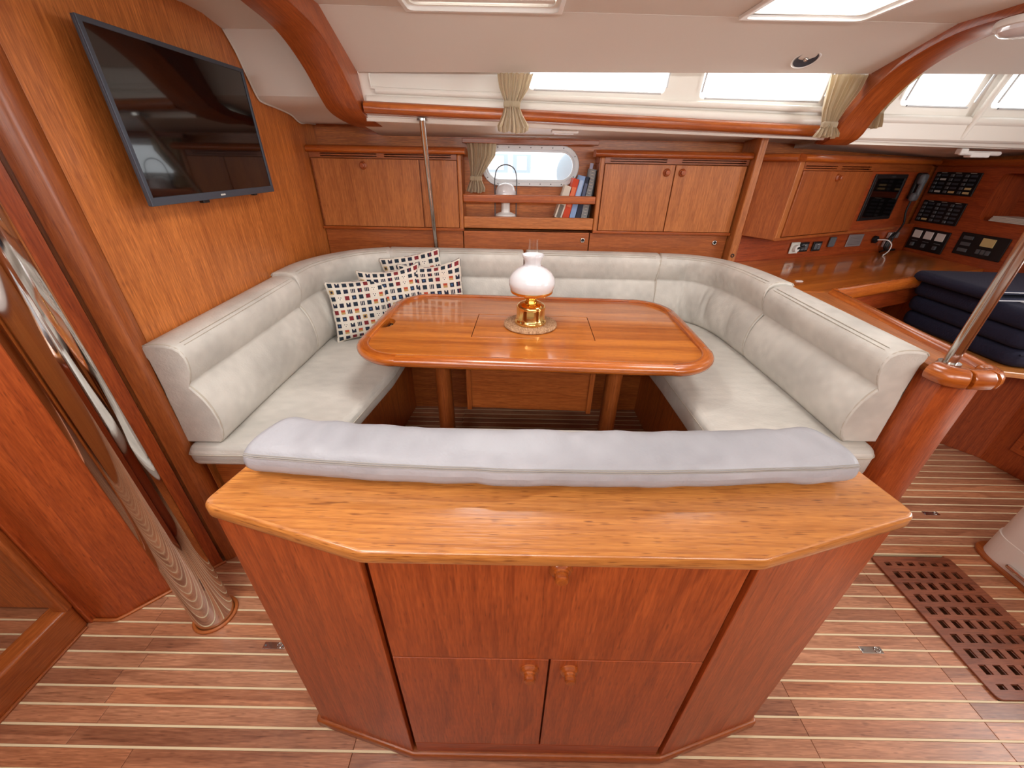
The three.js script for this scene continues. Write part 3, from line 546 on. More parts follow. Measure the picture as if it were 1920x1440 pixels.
// ---------------------------------------------------------------- throw pillows printed with signal flags
const flagTex = (() => {
  const c = document.createElement('canvas'); c.width = c.height = 768; const x = c.getContext('2d');
  x.fillStyle = '#e2d9cb'; x.fillRect(0, 0, 768, 768);
  const N = 9, s = 768 / N, navy = '#1d2238', red = '#7d2329', teal = '#1f2c3a', blue = '#3b5f8a', gold = '#b8955a', or = '#b5482f', wh = '#e8e0d2';
  for (let j = 0; j < N; j++) for (let i = 0; i < N; i++) {
    const X = i * s + s * 0.2, Y = j * s + s * 0.2, w = s * 0.62, h = s * 0.62, k = Math.floor(rnd() * 12);
    x.save(); x.translate(X, Y);
    x.fillStyle = [navy, teal, navy, red, navy, teal, navy, or, wh, gold, red, navy][k]; x.fillRect(0, 0, w, h);
    if (k === 2) { x.fillStyle = red; x.fillRect(w / 2, 0, w / 4, h); }
    if (k === 4) { x.fillStyle = wh; x.beginPath(); x.moveTo(w * 0.25, 0); x.lineTo(w * 0.5, h * 0.45); x.lineTo(w * 0.75, 0); x.fill(); }
    if (k === 6) { x.fillStyle = wh; for (let q = 1; q < 5; q += 2) x.fillRect(q * w / 5, 0, w / 9, h); }
    if (k === 7) { x.fillStyle = gold; x.fillRect(0, h / 2, w, h / 2); }
    if (k === 8) { x.fillStyle = navy; for (const [a, b] of [[0.2, 0.25], [0.7, 0.3], [0.45, 0.7]]) { x.beginPath(); x.arc(a * w, b * h, w * 0.12, 0, 7); x.fill(); } }
    if (k === 9) { x.fillStyle = navy; x.beginPath(); x.arc(w / 2, h / 2, w * 0.28, 0, 7); x.fill(); }
    if (k === 11) { x.fillStyle = blue; x.fillRect(w * 0.3, h * 0.3, w * 0.4, h * 0.4); }
    x.restore();
  }
  const t = new THREE.CanvasTexture(c); t.colorSpace = THREE.SRGBColorSpace; t.wrapS = t.wrapT = THREE.RepeatWrapping; return t;
})();
M.flags = std({ map: flagTex, roughness: 0.9, bumpMap: weave, bumpScale: 0.0006 });
function pillow(label, size, thick, sx = 1, fold = 0) {
  const n = 26, pos = [], uv = [], idx = [], nz = noiseField(6, 6, Math.floor(size * 1000 + fold * 77));
  for (const side of [1, -1]) {
    const base = pos.length / 3;
    for (let j = 0; j <= n; j++) for (let i = 0; i <= n; i++) {
      const u = i / n * 2 - 1, v = j / n * 2 - 1;
      const px = u * (1 - 0.07 * (1 - v * v) * Math.abs(u) ** 3), py = v * (1 - 0.09 * (1 - u * u) * Math.abs(v) ** 3);
      const t = Math.pow(Math.max(0, (1 - u ** 4) * (1 - v ** 4)), 0.55) * (1 + 0.22 * (nz(u * 0.5 + 0.5, v * 0.5 + 0.5) - 0.5));
      const fd = fold ? -fold * sstep(v, 0.3, 1) * (1 - u * u) * 0.12 : 0;
      pos.push(px * size / 2 * sx, (py + fd) * size / 2, side * (thick / 2 * t + 0.002) + (fold ? fold * 0.02 * sstep(v, 0.4, 1) : 0)); uv.push(i / n * (side > 0 ? 1 : -1), j / n);
    }
    for (let j = 0; j < n; j++) for (let i = 0; i < n; i++) { const a = base + j * (n + 1) + i, b = a + 1, c = a + n + 2, d = a + n + 1; side > 0 ? idx.push(a, b, c, a, c, d) : idx.push(a, c, b, a, d, c); }
  }
  const g = new THREE.BufferGeometry(); g.setAttribute('position', new THREE.Float32BufferAttribute(pos, 3)); g.setAttribute('uv', new THREE.Float32BufferAttribute(uv, 2)); g.setIndex(idx); g.computeVertexNormals();
  const t = thing('throw_pillow', label, 'pillow', 'signal flag pillows on the settee');
  obj('cover', g, M.flags, t);
  const rim = []; for (let k = 0; k < 4; k++) for (let i = 0; i < 14; i++) { const s = i / 14 * 2 - 1, [u, v] = [[s, -1], [1, s], [-s, 1], [-1, -s]][k]; const fd = fold ? -fold * sstep(v, 0.3, 1) * (1 - u * u) * 0.12 : 0; rim.push([u * (1 - 0.07 * (1 - v * v) * Math.abs(u) ** 3) * size / 2 * sx, (v * (1 - 0.09 * (1 - u * u) * Math.abs(v) ** 3) + fd) * size / 2, fold ? fold * 0.02 * sstep(v, 0.4, 1) : 0]); }
  obj('edge_seam', tube(rim, 0.003, 160, 5, true), M.flags, t);
  return t;
}
{
  const place = (o, x, y, z, ry, rx, rz) => { o.rotation.order = 'YXZ'; o.position.set(x, y, z); o.rotation.set(rx, ry, rz); };
  place(pillow('signal flag pillow standing leftmost, against the left corner backrest', 0.31, 0.08), -0.80, 0.705, -1.98, 0.5, -0.2, 0.0);
  place(pillow('signal flag pillow in the middle with its top folded over', 0.32, 0.08, 1, 0.7), -0.655, 0.745, -2.075, 0.3, -0.14, 0.08);
  place(pillow('signal flag pillow mostly hidden, only its upper corner showing at the back', 0.33, 0.05), -0.555, 0.785, -2.205, 0.12, -0.06, 0.16);
  place(pillow('signal flag pillow standing rightmost with a sagging top edge', 0.34, 0.08, 1.0, 0.9), -0.445, 0.755, -2.135, 0.02, -0.12, 0.10);
}

// ---------------------------------------------------------------- dining table
{
  const t = thing('dining_table', 'varnished wooden saloon table with rounded raised rim and flat inlay panel', 'table');
  t.position.set(0.09, 0, -1.67); t.rotation.y = -0.035;
  const hx = 0.715, hz = 0.415, R = 0.2, yT = 0.752;
  // slab with a finger notch in the left side
  const sh = poly([[-hx + 0.03, -hz + 0.03], [hx - 0.03, -hz + 0.03], [hx - 0.03, hz - 0.03], [-hx + 0.03, hz - 0.03]], 0.19);
  sh.holes.push(poly([[-0.262, -0.16], [0.262, -0.16], [0.262, 0.125], [-0.262, 0.125]].map(([x, y]) => [x + 0.0, y]), 0.002, true));
  const notch = []; for (let i = 0; i <= 12; i++) { const a = Math.PI / 2 - Math.PI * i / 12; notch.push([-hx + 0.046 + 0.042 * Math.cos(a), -0.03 + 0.058 * Math.sin(a)]); }
  sh.holes.push(poly(notch.map(([x, y]) => [x, y]), 0, true));
  obj('top', grain(extrude(sh, 0.024, 0).rotateX(-Math.PI / 2).translate(0, yT - 0.024, 0), 'x', [0.3, 0.2]), M.table, t);
  obj('inlay_panel', grain(bx(-0.2595, 0.2595, yT - 0.02, yT - 0.0004, -0.1225, 0.1575, 0.0015), 'x'), M.table, t);
  obj('understructure', grain(bx(-0.5, 0.5, yT - 0.045, yT - 0.025, -0.26, 0.26, 0.003), 'x'), M.bulk2, t);
  // raised rim in eight pieces
  const path = [], arc = (cx, cz, a0) => { for (let i = 0; i <= 12; i++) { const a = a0 + Math.PI / 2 * i / 12; path.push([cx + R * Math.cos(a), cz + R * Math.sin(a)]); } };
  arc(hx - R, hz - R, 0); arc(-hx + R, hz - R, Math.PI / 2); arc(-hx + R, -hz + R, Math.PI); arc(hx - R, -hz + R, Math.PI * 1.5);
  const seg = (i0, i1, n) => { const a = path[i0 % 52], b = path[i1 % 52]; return Array.from({ length: n }, (_, i) => [lerp(a[0], b[0], i / (n - 1)), lerp(a[1], b[1], i / (n - 1))]); };
  const pieces = []; for (let k = 0; k < 4; k++) { pieces.push(path.slice(k * 13, k * 13 + 13)); pieces.push(seg(k * 13 + 12, (k + 1) * 13, 8)); }
  const prof = [[0.046, 0.42], [0.046, 0.93], [0.042, 1], [0.03, 1], [0.016, 0.97], [0.005, 0.85], [0, 0.66], [0.0, 0.5], [0.004, 0.3], [0.014, 0.12], [0.03, 0.02], [0.046, 0]];
  pieces.forEach((p, k) => { const g = sweep(p.map(([x, z]) => ({ x, z, y0: yT - 0.034, y1: yT + 0.013 })).reverse(), prof.map(([d, h]) => [d, h]), { ends: 0.0028 }); obj('rim', g.map(along), M.rim, t); });
  for (const x of [-0.425, 0.4]) { const l = obj('leg', grain(cyl(0.042, 0.038, yT - 0.05, x, 0.004, 0.02, 28), 'y'), M.lock2, t); obj('foot_flange', cyl(0.06, 0.055, 0.012, x, 0.001, 0.02, 28), M.bulk2, l); }
  const box = obj('drawer_box', grain(bx(-0.285, 0.275, 0.395, yT - 0.046, -0.17, 0.16, 0.006), 'x'), M.lock2, t);
  for (const px of [-0.29, 0.258]) obj('side_post', grain(bx(px, px + 0.022, 0.39, yT - 0.05, 0.15, 0.172, 0.004), 'y'), M.lock2, box);
}
// cork mat and oil lamp
{
  const cx = 0.078, cz = -1.67, y = 0.7525;
  const m = thing('cork_mat', 'round cork mat under the brass oil lamp', 'mat');
  const g = lathe([[0, 0], [0.116, 0], [0.12, 0.003], [0.12, 0.009], [0.117, 0.012], [0, 0.012]], 64).translate(cx, y, cz);
  { const p = g.attributes.position, uv = g.attributes.uv; for (let i = 0; i < p.count; i++) uv.setXY(i, p.getX(i) * 3, p.getZ(i) * 3 + p.getY(i) * 3); }
  obj('disc', crease(g, 0.8), M.cork, m);
  const t = thing('oil_lamp', 'brass oil lamp with white opal glass shade standing on the table', 'oil lamp');
  t.position.set(cx, y + 0.012, cz);
  obj('tank', crease(lathe([[0, 0], [0.068, 0], [0.0715, 0.004], [0.0715, 0.014], [0.0675, 0.018], [0.0655, 0.022], [0.0635, 0.027], [0.0635, 0.070], [0.065, 0.074], [0.0635, 0.078], [0.058, 0.086], [0.044, 0.094], [0.030, 0.098], [0, 0.098]], 64), 0.9), M.brass, t);
  const b = obj('burner', crease(lathe([[0.028, 0.096], [0.029, 0.103], [0.024, 0.107], [0.026, 0.113], [0.034, 0.118], [0.035, 0.124], [0.029, 0.128], [0.029, 0.136], [0.022, 0.142], [0, 0.142]], 40), 0.9), M.brass, t);
  obj('wick_knob', [rod([0.025, 0.118, 0], [0.056, 0.118, 0.0], 0.0014), new THREE.CylinderGeometry(0.008, 0.008, 0.003, 20).rotateZ(Math.PI / 2).translate(0.057, 0.118, 0)], M.brass, b);
  obj('shade_ring', crease(lathe([[0.028, 0.134], [0.05, 0.137], [0.078, 0.139], [0.09, 0.141], [0.0925, 0.146], [0.0925, 0.152], [0.089, 0.152], [0.088, 0.146], [0.05, 0.142], [0.028, 0.140]], 64), 0.9), M.brass, t);
  obj('shade', crease(lathe([[0.086, 0.145], [0.094, 0.158], [0.0995, 0.175], [0.0995, 0.190], [0.094, 0.208], [0.081, 0.226], [0.062, 0.241], [0.044, 0.251], [0.036, 0.256], [0.0345, 0.264], [0.036, 0.275], [0.042, 0.287], [0.047, 0.296], [0.046, 0.299], [0.043, 0.297], [0.037, 0.285], [0.0325, 0.275], [0.0315, 0.264], [0.034, 0.255], [0.060, 0.238], [0.079, 0.223], [0.092, 0.206], [0.097, 0.189], [0.097, 0.176], [0.091, 0.159], [0.083, 0.146]], 72), 1.2), M.opal, t);
  obj('chimney', lathe([[0.022, 0.142], [0.026, 0.165], [0.029, 0.19], [0.025, 0.215], [0.0205, 0.245], [0.0198, 0.30], [0.0198, 0.358], [0.0188, 0.358], [0.0188, 0.3], [0.0195, 0.245], [0.024, 0.215], [0.028, 0.19], [0.025, 0.165], [0.021, 0.142]], 40), M.glass, t);
}

// ---------------------------------------------------------------- bench with cabinet, counter and bolster
const knob = (parent, x, y, z, m = M.rail) => {
  const k = obj('knob', crease(lathe([[0, 0.0], [0.019, 0], [0.0195, 0.004], [0.017, 0.008], [0.012, 0.010], [0.0105, 0.014], [0.012, 0.019], [0.0115, 0.023], [0.008, 0.0255], [0, 0.026]], 28), 0.7).rotateX(Math.PI / 2).translate(x, y, z), m, parent);
  return k;
};
{
  const t = thing('bench_cabinet', 'angled wooden cabinet forming the back of the bench, with three doors and a counter', 'cabinet');
  const body = [[-0.238, -0.418], [0.404, -0.418], [0.692, -0.497], [0.692, -0.66], [-0.515, -0.66], [-0.515, -0.484]];
  obj('carcass', grain(planY(body.map(([x, z]) => [x * 0.985 + 0.001, z - 0.006]), 0.03, 0.842), 'y'), M.cab2, t);
  const inset = (p, q, t0, t1) => [[lerp(p[0], q[0], t0), lerp(p[1], q[1], t0)], [lerp(p[0], q[0], t1), lerp(p[1], q[1], t1)]];
  const face = (name, p, q, y0, y1, th, m) => obj(name, grain(slab([[p[0], y0, p[1]], [q[0], y0, q[1]], [q[0], y1, q[1]], [p[0], y1, p[1]]], th, { bevel: 0.0012 }), 'y'), m, t);
  face('side_panel', [-0.515, -0.484], [-0.243, -0.417], 0.035, 0.842, 0.012, M.cab);
  face('side_panel', [0.409, -0.417], [0.692, -0.497], 0.035, 0.842, 0.012, M.cab);
  face('end_panel', [-0.515, -0.66], [-0.515, -0.484], 0.035, 0.842, 0.01, M.cab);
  face('end_panel', [0.692, -0.497], [0.692, -0.66], 0.035, 0.842, 0.01, M.cab);
  const z = -0.418;
  const d1 = obj('drop_door', grain(bx(-0.2335, 0.3995, 0.5225, 0.842, z - 0.003, z + 0.012, 0.0015), 'y', [0.15, 0.35]), M.cab, t); knob(d1, 0.086, 0.816, z + 0.012);
  const d2 = obj('door', grain(bx(-0.2335, 0.0855, 0.092, 0.5185, z - 0.003, z + 0.012, 0.0015), 'y', [0.75, 0.62]), M.cab, t); knob(d2, 0.047, 0.482, z + 0.012);
  const d3 = obj('door', grain(bx(0.0895, 0.3995, 0.092, 0.5185, z - 0.003, z + 0.012, 0.0015), 'y', [0.75, 0.2]), M.cab, t); knob(d3, 0.13, 0.482, z + 0.012);
  obj('bottom_rail', grain(bx(-0.2335, 0.3995, 0.035, 0.0885, z - 0.003, z + 0.011, 0.0015), 'x'), M.cab2, t);
  const b2 = [[-0.243, -0.398], [0.413, -0.398], [0.712, -0.482], [0.712, -0.66], [-0.533, -0.66], [-0.533, -0.468]];
  obj('plinth', grain(planY(b2, 0.0015, 0.034, { r: [0.03, 0.03, 0.012, 0, 0, 0.012], bevel: 0.006, seg: 3 }), 'x'), M.lock2, t);
  const top = [[-0.235, -0.388], [0.402, -0.388], [0.722, -0.483], [0.70, -0.62], [0.66, -0.665], [-0.49, -0.665], [-0.515, -0.62], [-0.545, -0.478]];
  obj('counter', grain(crease(planY(top, 0.842, 0.871, { r: [0.07, 0.07, 0.028, 0.05, 0.02, 0.02, 0.05, 0.028], bevel: 0.007, seg: 4 }), 0.5), 'x', [0.4, 0.1]), M.top, t);
  // bench seat behind
  obj('seat_box', grain(bx(-0.42, 0.60, 0.0015, 0.45, -1.10, -0.666, 0.004), 'x'), M.cab2, t);
  const c = thing('bench_cushion', 'cream bench seat cushion hidden behind the long grey bolster', 'seat cushion');
  obj('cover', planY([[-0.44, -0.672], [0.62, -0.672], [0.62, -1.165], [-0.44, -1.165]], 0.451, 0.552, { r: 0.05, bevel: 0.03, seg: 4 }), M.leather, c);
  obj('back_pad', bx(-0.42, 0.60, 0.553, 0.86, -0.74, -0.668, 0.025, 4), M.leather, c);
}
{
  const t = thing('bolster_cushion', 'long pale grey bolster cushion with double stitching lying on the counter', 'cushion');
  const n = 110, x0 = -0.505, x1 = 0.655, rows = [], pos = [], uv = [], idx = [], m = 40, nz = noiseField(24, 3, 5), nz2 = noiseField(60, 6, 8);
  for (let i = 0; i <= n; i++) {
    const u = i / n, e = Math.min(u, 1 - u) * (x1 - x0), q = clamp(1 - e / 0.02, 0, 1), k = Math.sqrt(Math.max(0, 1 - q * q)) * 0.32 + 0.68;
    const x = lerp(x0, x1, u), bow = 0.030 * Math.pow(Math.abs(u * 2 - 1), 2);
    rows.push(pos.length / 3);
    for (let j = 0; j <= m; j++) {
      const a = j / m * Math.PI * 2, ca = Math.cos(a), sa = Math.sin(a);
      let dz = Math.sign(ca) * Math.pow(Math.abs(ca), 0.75) * 0.062 * k, dy = Math.sign(sa) * Math.pow(Math.abs(sa), 0.8) * 0.037 * k;
      const w = 0.005 * (nz(u, j / m) - 0.5) + 0.002 * (nz2(u, j / m) - 0.5); dz += ca * w; dy += sa * w;
      // the far side is shorter: the ends are cut at an angle
      const cut = clamp((-(dz) + 0.066) / 0.132, 0, 1) * 0.055, cu = u < 0.12 ? (1 - u / 0.12) : u > 0.88 ? -(u - 0.88) / 0.12 : 0;
      pos.push(x + cut * cu, Math.max(0.8712, 0.9075 + dy), -0.577 - bow + dz); uv.push(x, j / m * 0.36);
    }
  }
  for (let i = 0; i < n; i++) for (let j = 0; j < m; j++) { const a = rows[i] + j, b = a + 1, c = rows[i + 1] + j + 1, d = rows[i + 1] + j; idx.push(a, b, d, b, c, d); }
  for (const [r, f] of [[rows[0], 1], [rows[n], 0]]) { const cI = pos.length / 3; let sx = 0, sy = 0, sz = 0; for (let j = 0; j < m; j++) { sx += pos[(r + j) * 3]; sy += pos[(r + j) * 3 + 1]; sz += pos[(r + j) * 3 + 2]; } pos.push(sx / m + (f ? -0.006 : 0.006), sy / m, sz / m); uv.push(0, 0); for (let j = 0; j < m; j++) f ? idx.push(cI, r + j + 1, r + j) : idx.push(cI, r + j, r + j + 1); }
  const g = new THREE.BufferGeometry(); g.setAttribute('position', new THREE.Float32BufferAttribute(pos, 3)); g.setAttribute('uv', new THREE.Float32BufferAttribute(uv, 2)); g.setIndex(idx); g.computeVertexNormals();
  obj('cover', g, M.leatherGrey, t);
  const line = (j, o) => Array.from({ length: 50 }, (_, k) => { const i = 1 + Math.round(k / 49 * (n - 2)), b = (rows[i] + j) * 3, b2 = (rows[i] + j + 1) * 3; return [lerp(pos[b], pos[b2], o), lerp(pos[b + 1], pos[b2 + 1], o) + 0.0004, lerp(pos[b + 2], pos[b2 + 2], o) + 0.0004]; });
  obj('stitching', [tube(line(2, 0.0), 0.0011, 160, 4), tube(line(3, 0.0), 0.0011, 160, 4)], M.stitch, t);
  obj('seam', tube(line(2, 0.5), 0.0016, 160, 5), M.stitch, t);
}

// ---------------------------------------------------------------- side lockers and the book shelf
const FZ = -2.38;
function ventRail(parent, x0, x1, y0, y1, spans, z = FZ) { // rail with two rows of real slots, open to the hollow behind
  const holes = []; for (const [a, b] of spans) for (let i = 0; i < 2; i++) { const y = y0 + 0.0065 + i * 0.0105; holes.push({ pts: [[a, y, z], [b, y, z], [b, y + 0.005, z], [a, y + 0.005, z]] }); }
  obj('vent_rail', grain(slab([[x0, y0, z - 0.008], [x1, y0, z - 0.008], [x1, y1, z - 0.008], [x0, y1, z - 0.008]], 0.010, { holes }), 'x'), M.lock2, parent);
}
function mouldingX(parent, x0, x1, y0, y1) {
  const path = Array.from({ length: 8 }, (_, i) => ({ x: lerp(x0, x1, i / 7), z: FZ, y0, y1 }));
  const prof = [[0.0, 0], [-0.03, 0.02], [-0.036, 0.3], [-0.034, 0.62], [-0.024, 0.9], [-0.008, 1], [0.05, 1], [0.05, 0]];
  return obj('top_moulding', sweep(path, prof, { ends: 0.001 }).map(along), M.rail, parent);
}
{
  const t = thing('locker', 'wooden wall locker with one drop door, left of the round ended window', 'locker', 'lockers along the hull side');
  const x0 = -1.098, x1 = -0.292;
  obj('carcass', grain(bx(x0, x1, 1.048, 1.398, -2.515, FZ - 0.004, 0.002), 'x'), M.lock2, t);
  obj('upper_carcass', grain(bx(x0, x1, 1.398, 1.425, -2.515, FZ - 0.05, 0.002), 'x'), M.lock2, t);
  ventRail(t, x0, -0.316, 1.399, 1.426, [[-1.04, -0.74], [-0.70, -0.345]]);
  const d = obj('door', grain(bx(-1.083, -0.518, 1.062, 1.396, FZ - 0.005, FZ + 0.012, 0.002), 'y'), M.lock, t); knob(d, -0.815, 1.366, FZ + 0.012, M.beam);
  obj('fixed_panel', grain(bx(-0.512, -0.318, 1.062, 1.396, FZ - 0.005, FZ + 0.010, 0.002), 'y'), M.lock, t);
  obj('bottom_strip', grain(bx(x0, x1, 1.046, 1.060, FZ - 0.006, FZ + 0.016, 0.003), 'x'), M.rail, t);
  obj('end_stile', grain(bx(-0.315, x1, 1.048, 1.425, FZ - 0.02, FZ + 0.012, 0.008, 3), 'y'), M.lock, t);
  mouldingX(t, x0, -0.268, 1.424, 1.458);
}
{
  const t = thing('locker', 'wooden wall locker with a pair of doors, right of the books', 'locker', 'lockers along the hull side');
  const x0 = 0.445, x1 = 1.235;
  obj('carcass', grain(bx(x0, x1, 1.048, 1.395, -2.515, FZ - 0.004, 0.002), 'x'), M.lock2, t);
  obj('upper_carcass', grain(bx(x0, x1, 1.395, 1.425, -2.515, FZ - 0.05, 0.002), 'x'), M.lock2, t);
  ventRail(t, 0.471, x1, 1.397, 1.426, [[0.50, 0.80], [0.88, 1.22]]);
  const d1 = obj('door', grain(bx(0.474, 0.846, 1.062, 1.393, FZ - 0.005, FZ + 0.012, 0.002), 'y'), M.lock, t); knob(d1, 0.805, 1.358, FZ + 0.012, M.beam);
  const d2 = obj('door', grain(bx(0.851, 1.224, 1.062, 1.393, FZ - 0.005, FZ + 0.012, 0.002), 'y'), M.lock, t); knob(d2, 0.888, 1.358, FZ + 0.012, M.beam);
  obj('bottom_strip', grain(bx(x0, x1, 1.046, 1.060, FZ - 0.006, FZ + 0.016, 0.003), 'x'), M.rail, t);
  obj('end_stile', grain(bx(x0, 0.470, 1.048, 1.425, FZ - 0.02, FZ + 0.012, 0.008, 3), 'y'), M.lock, t);
  mouldingX(t, 0.415, x1, 1.424, 1.458);
}
{
  const t = thing('book_shelf', 'open wooden shelf with two fiddle rails below the round ended window', 'shelf');
  obj('board', grain(bx(-0.291, 0.444, 1.098, 1.112, -2.515, -2.40, 0.002), 'x'), M.rail, t);
  obj('fiddle_rail', grain(bx(-0.291, 0.444, 1.196, 1.236, -2.395, -2.372, 0.006, 2), 'x'), M.rail, t);
  obj('fiddle_rail', grain(bx(-0.291, 0.444, 1.062, 1.124, -2.397, -2.372, 0.005, 2), 'x'), M.lock, t);
  obj('pelmet', grain(bx(-0.29, 0.44, 1.478, 1.50, -2.46, -2.43, 0.003), 'x'), M.lock2, t);
}
{
  const t = thing('lower_wall_panels', 'horizontal grained wood panels between the lockers and the settee backrest', 'panel');
  let k = 0;
  for (const [a, b] of [[-1.097, -0.302], [-0.297, 0.432], [0.437, 1.235]]) obj('panel', grain(bx(a, b, 0.80, 1.044, -2.43, -2.392, 0.002), 'x', [0.3 * k++, 0.1]), M.lock2, t);
  for (const x of [0.397, 1.168]) { const l = obj('push_latch', new THREE.TorusGeometry(0.010, 0.004, 10, 24).translate(x, 1.003, -2.390), M.steel, t); obj('button', cyl(0.008, 0.008, 0.006, 0, 0, 0, 16).rotateX(Math.PI / 2).translate(x, 1.003, -2.392), M.black, l); }
}
{
  const t = thing('bulkhead_post', 'slim vertical wooden post between the twin door locker and the navigation corner', 'post');
  obj('board', grain(bx(1.238, 1.278, 0.80, 1.53, -2.50, -2.325, 0.008, 3), 'y'), M.lock, t);
  obj('latch_hole', new THREE.TorusGeometry(0.008, 0.003, 8, 20).translate(1.259, 0.945, -2.324), M.black, t);
}
// books leaning against the right locker
{
  const bookMat = (c) => std({ color: c, roughness: 0.7 }), page = bookMat(0xe9e4d6);
  const mk = (label, x0, x1, xt, h, c, extra) => {
    const t = thing('book', label, 'book', 'books on the shelf'), w = (x1 - x0) - 0.002, d = 0.095;
    const lean = Math.atan2(xt - x0, h);
    t.position.set(x1 - 0.001, 1.1125 + 0.001, -2.46); t.rotation.z = -lean;
    const W = w * Math.cos(lean), H = h / Math.cos(lean) - 0.004, up = W * Math.sin(lean);
    obj('cover', [bx(-W, -W + 0.002, 0, H, -0.047, 0.048, 0), bx(-0.002, 0, 0, H, -0.047, 0.048, 0), bx(-W, 0, 0, H, 0.046, 0.0485, 0.001)], bookMat(c), t);
    obj('pages', bx(-W + 0.002, -0.002, 0.003, H - 0.004, -0.045, 0.0458, 0), page, t);
    if (extra) extra(t, W, H);
    return t;
  };
  const label = (t, W, H, y0, y1, c) => obj('spine_label', bx(-W * 0.8, -W * 0.2, H * y0, H * y1, 0.0486, 0.0492, 0), bookMat(c), t);
  mk('short cream and grey book leaning leftmost on the shelf', 0.222, 0.266, 0.272, 0.168, 0xd9cfc0, (t, W, H) => label(t, W, H, 0.02, 0.42, 0x6e675f));
  mk('orange red book on the shelf', 0.268, 0.307, 0.316, 0.205, 0xc9421f, (t, W, H) => label(t, W, H, 0.3, 0.8, 0xe07a52));
  mk('light blue book on the shelf', 0.309, 0.342, 0.351, 0.222, 0x86a3cf, (t, W, H) => label(t, W, H, 0.5, 0.9, 0xa9bfdf));
  mk('dark navy book on the shelf', 0.344, 0.374, 0.381, 0.218, 0x20283f, (t, W, H) => label(t, W, H, 0.35, 0.85, 0x59627c));
  mk('grey spiral bound notebook on the shelf', 0.376, 0.412, 0.405, 0.255, 0x8d8f90, (t, W, H) => { for (let i = 0; i < 16; i++) obj('spiral_ring', new THREE.TorusGeometry(0.008, 0.0014, 6, 14).rotateX(Math.PI / 2).translate(-W / 2, H * (0.04 + 0.061 * i), 0.050), M.pale, t); obj('bookmark', bx(-W, -W + 0.018, H - 0.02, H + 0.028, 0.0, 0.0012, 0), bookMat(0xc9cbe6), t); });
  mk('thin black book rightmost on the shelf', 0.414, 0.424, 0.434, 0.252, 0x17181b);
}
// portable lamp on the shelf
{
  const t = thing('portable_lamp', 'white mushroom shaped portable lamp with wire handle on the shelf', 'lamp');
  t.position.set(-0.056, 1.1125, -2.4575);
  obj('base', crease(lathe([[0, 0], [0.058, 0], [0.06, 0.004], [0.058, 0.016], [0.046, 0.022], [0.026, 0.028], [0.025, 0.05], [0.025, 0.078], [0.03, 0.09], [0.058, 0.096], [0, 0.098]], 40), 0.8), M.white, t);
  obj('dome', crease(lathe([[0.057, 0.096], [0.060, 0.112], [0.0585, 0.135], [0.05, 0.157], [0.036, 0.171], [0.018, 0.178], [0, 0.180]], 40), 0.8), M.opal, t);
  obj('handle', tube([[-0.061, 0.006, 0], [-0.061, 0.12, 0], [-0.061, 0.20, 0], [-0.045, 0.25, 0], [0, 0.268, 0], [0.045, 0.25, 0], [0.061, 0.20, 0], [0.061, 0.12, 0], [0.061, 0.006, 0]], 0.003, 70, 8), M.grey, t);
}

// ---------------------------------------------------------------- curtains, tied back
function curtain(label, rows, folds, depth, sd) {
  // rows: [y, xl, xr, z, fold amplitude] from top to bottom; smooth in between
  const t = thing('curtain', label, 'curtain', 'tied curtains'), n = 72, m = 90, pos = [], uv = [], idx = [], nz = noiseField(8, 6, sd);
  const pick = (v, k) => { const f = v * (rows.length - 1), i = Math.min(rows.length - 2, Math.floor(f)), q = f - i, s = q * q * (3 - 2 * q); return lerp(rows[i][k], rows[i + 1][k], s); };
  for (let j = 0; j <= n; j++) for (let i = 0; i <= m; i++) {
    const v = j / n, u = i / m, a = pick(v, 4) * 1.7, ph = u * folds * Math.PI * 2 + 1.3 * nz(u, v);
    const x = lerp(pick(v, 1), pick(v, 2), u + 0.012 * Math.sin(ph * 1.0 + 1)), y = pick(v, 0) - 0.010 * (nz(u, 0.3) - 0.5) * v * 1.5, z = pick(v, 3) + a * (Math.cos(ph) + 0.35 * Math.cos(ph * 2.3 + 2 * v)) + depth * Math.sin(u * Math.PI);
    pos.push(x, y, z); uv.push(u * 0.6, v * 0.4);
  }
  for (let j = 0; j < n; j++) for (let i = 0; i < m; i++) { const a = j * (m + 1) + i; idx.push(a, a + m + 1, a + 1, a + 1, a + m + 1, a + m + 2); }
  const g = new THREE.BufferGeometry(); g.setAttribute('position', new THREE.Float32BufferAttribute(pos, 3)); g.setAttribute('uv', new THREE.Float32BufferAttribute(uv, 2)); g.setIndex(idx); g.computeVertexNormals();
  obj('cloth', g, M.curtain, t);
  return t;
}
const band = (t, x0, x1, y0, y1, z0, z1) => obj('tie_band', bx(x0, x1, y0, y1, z0, z1, 0.008, 3), M.curtain, t);
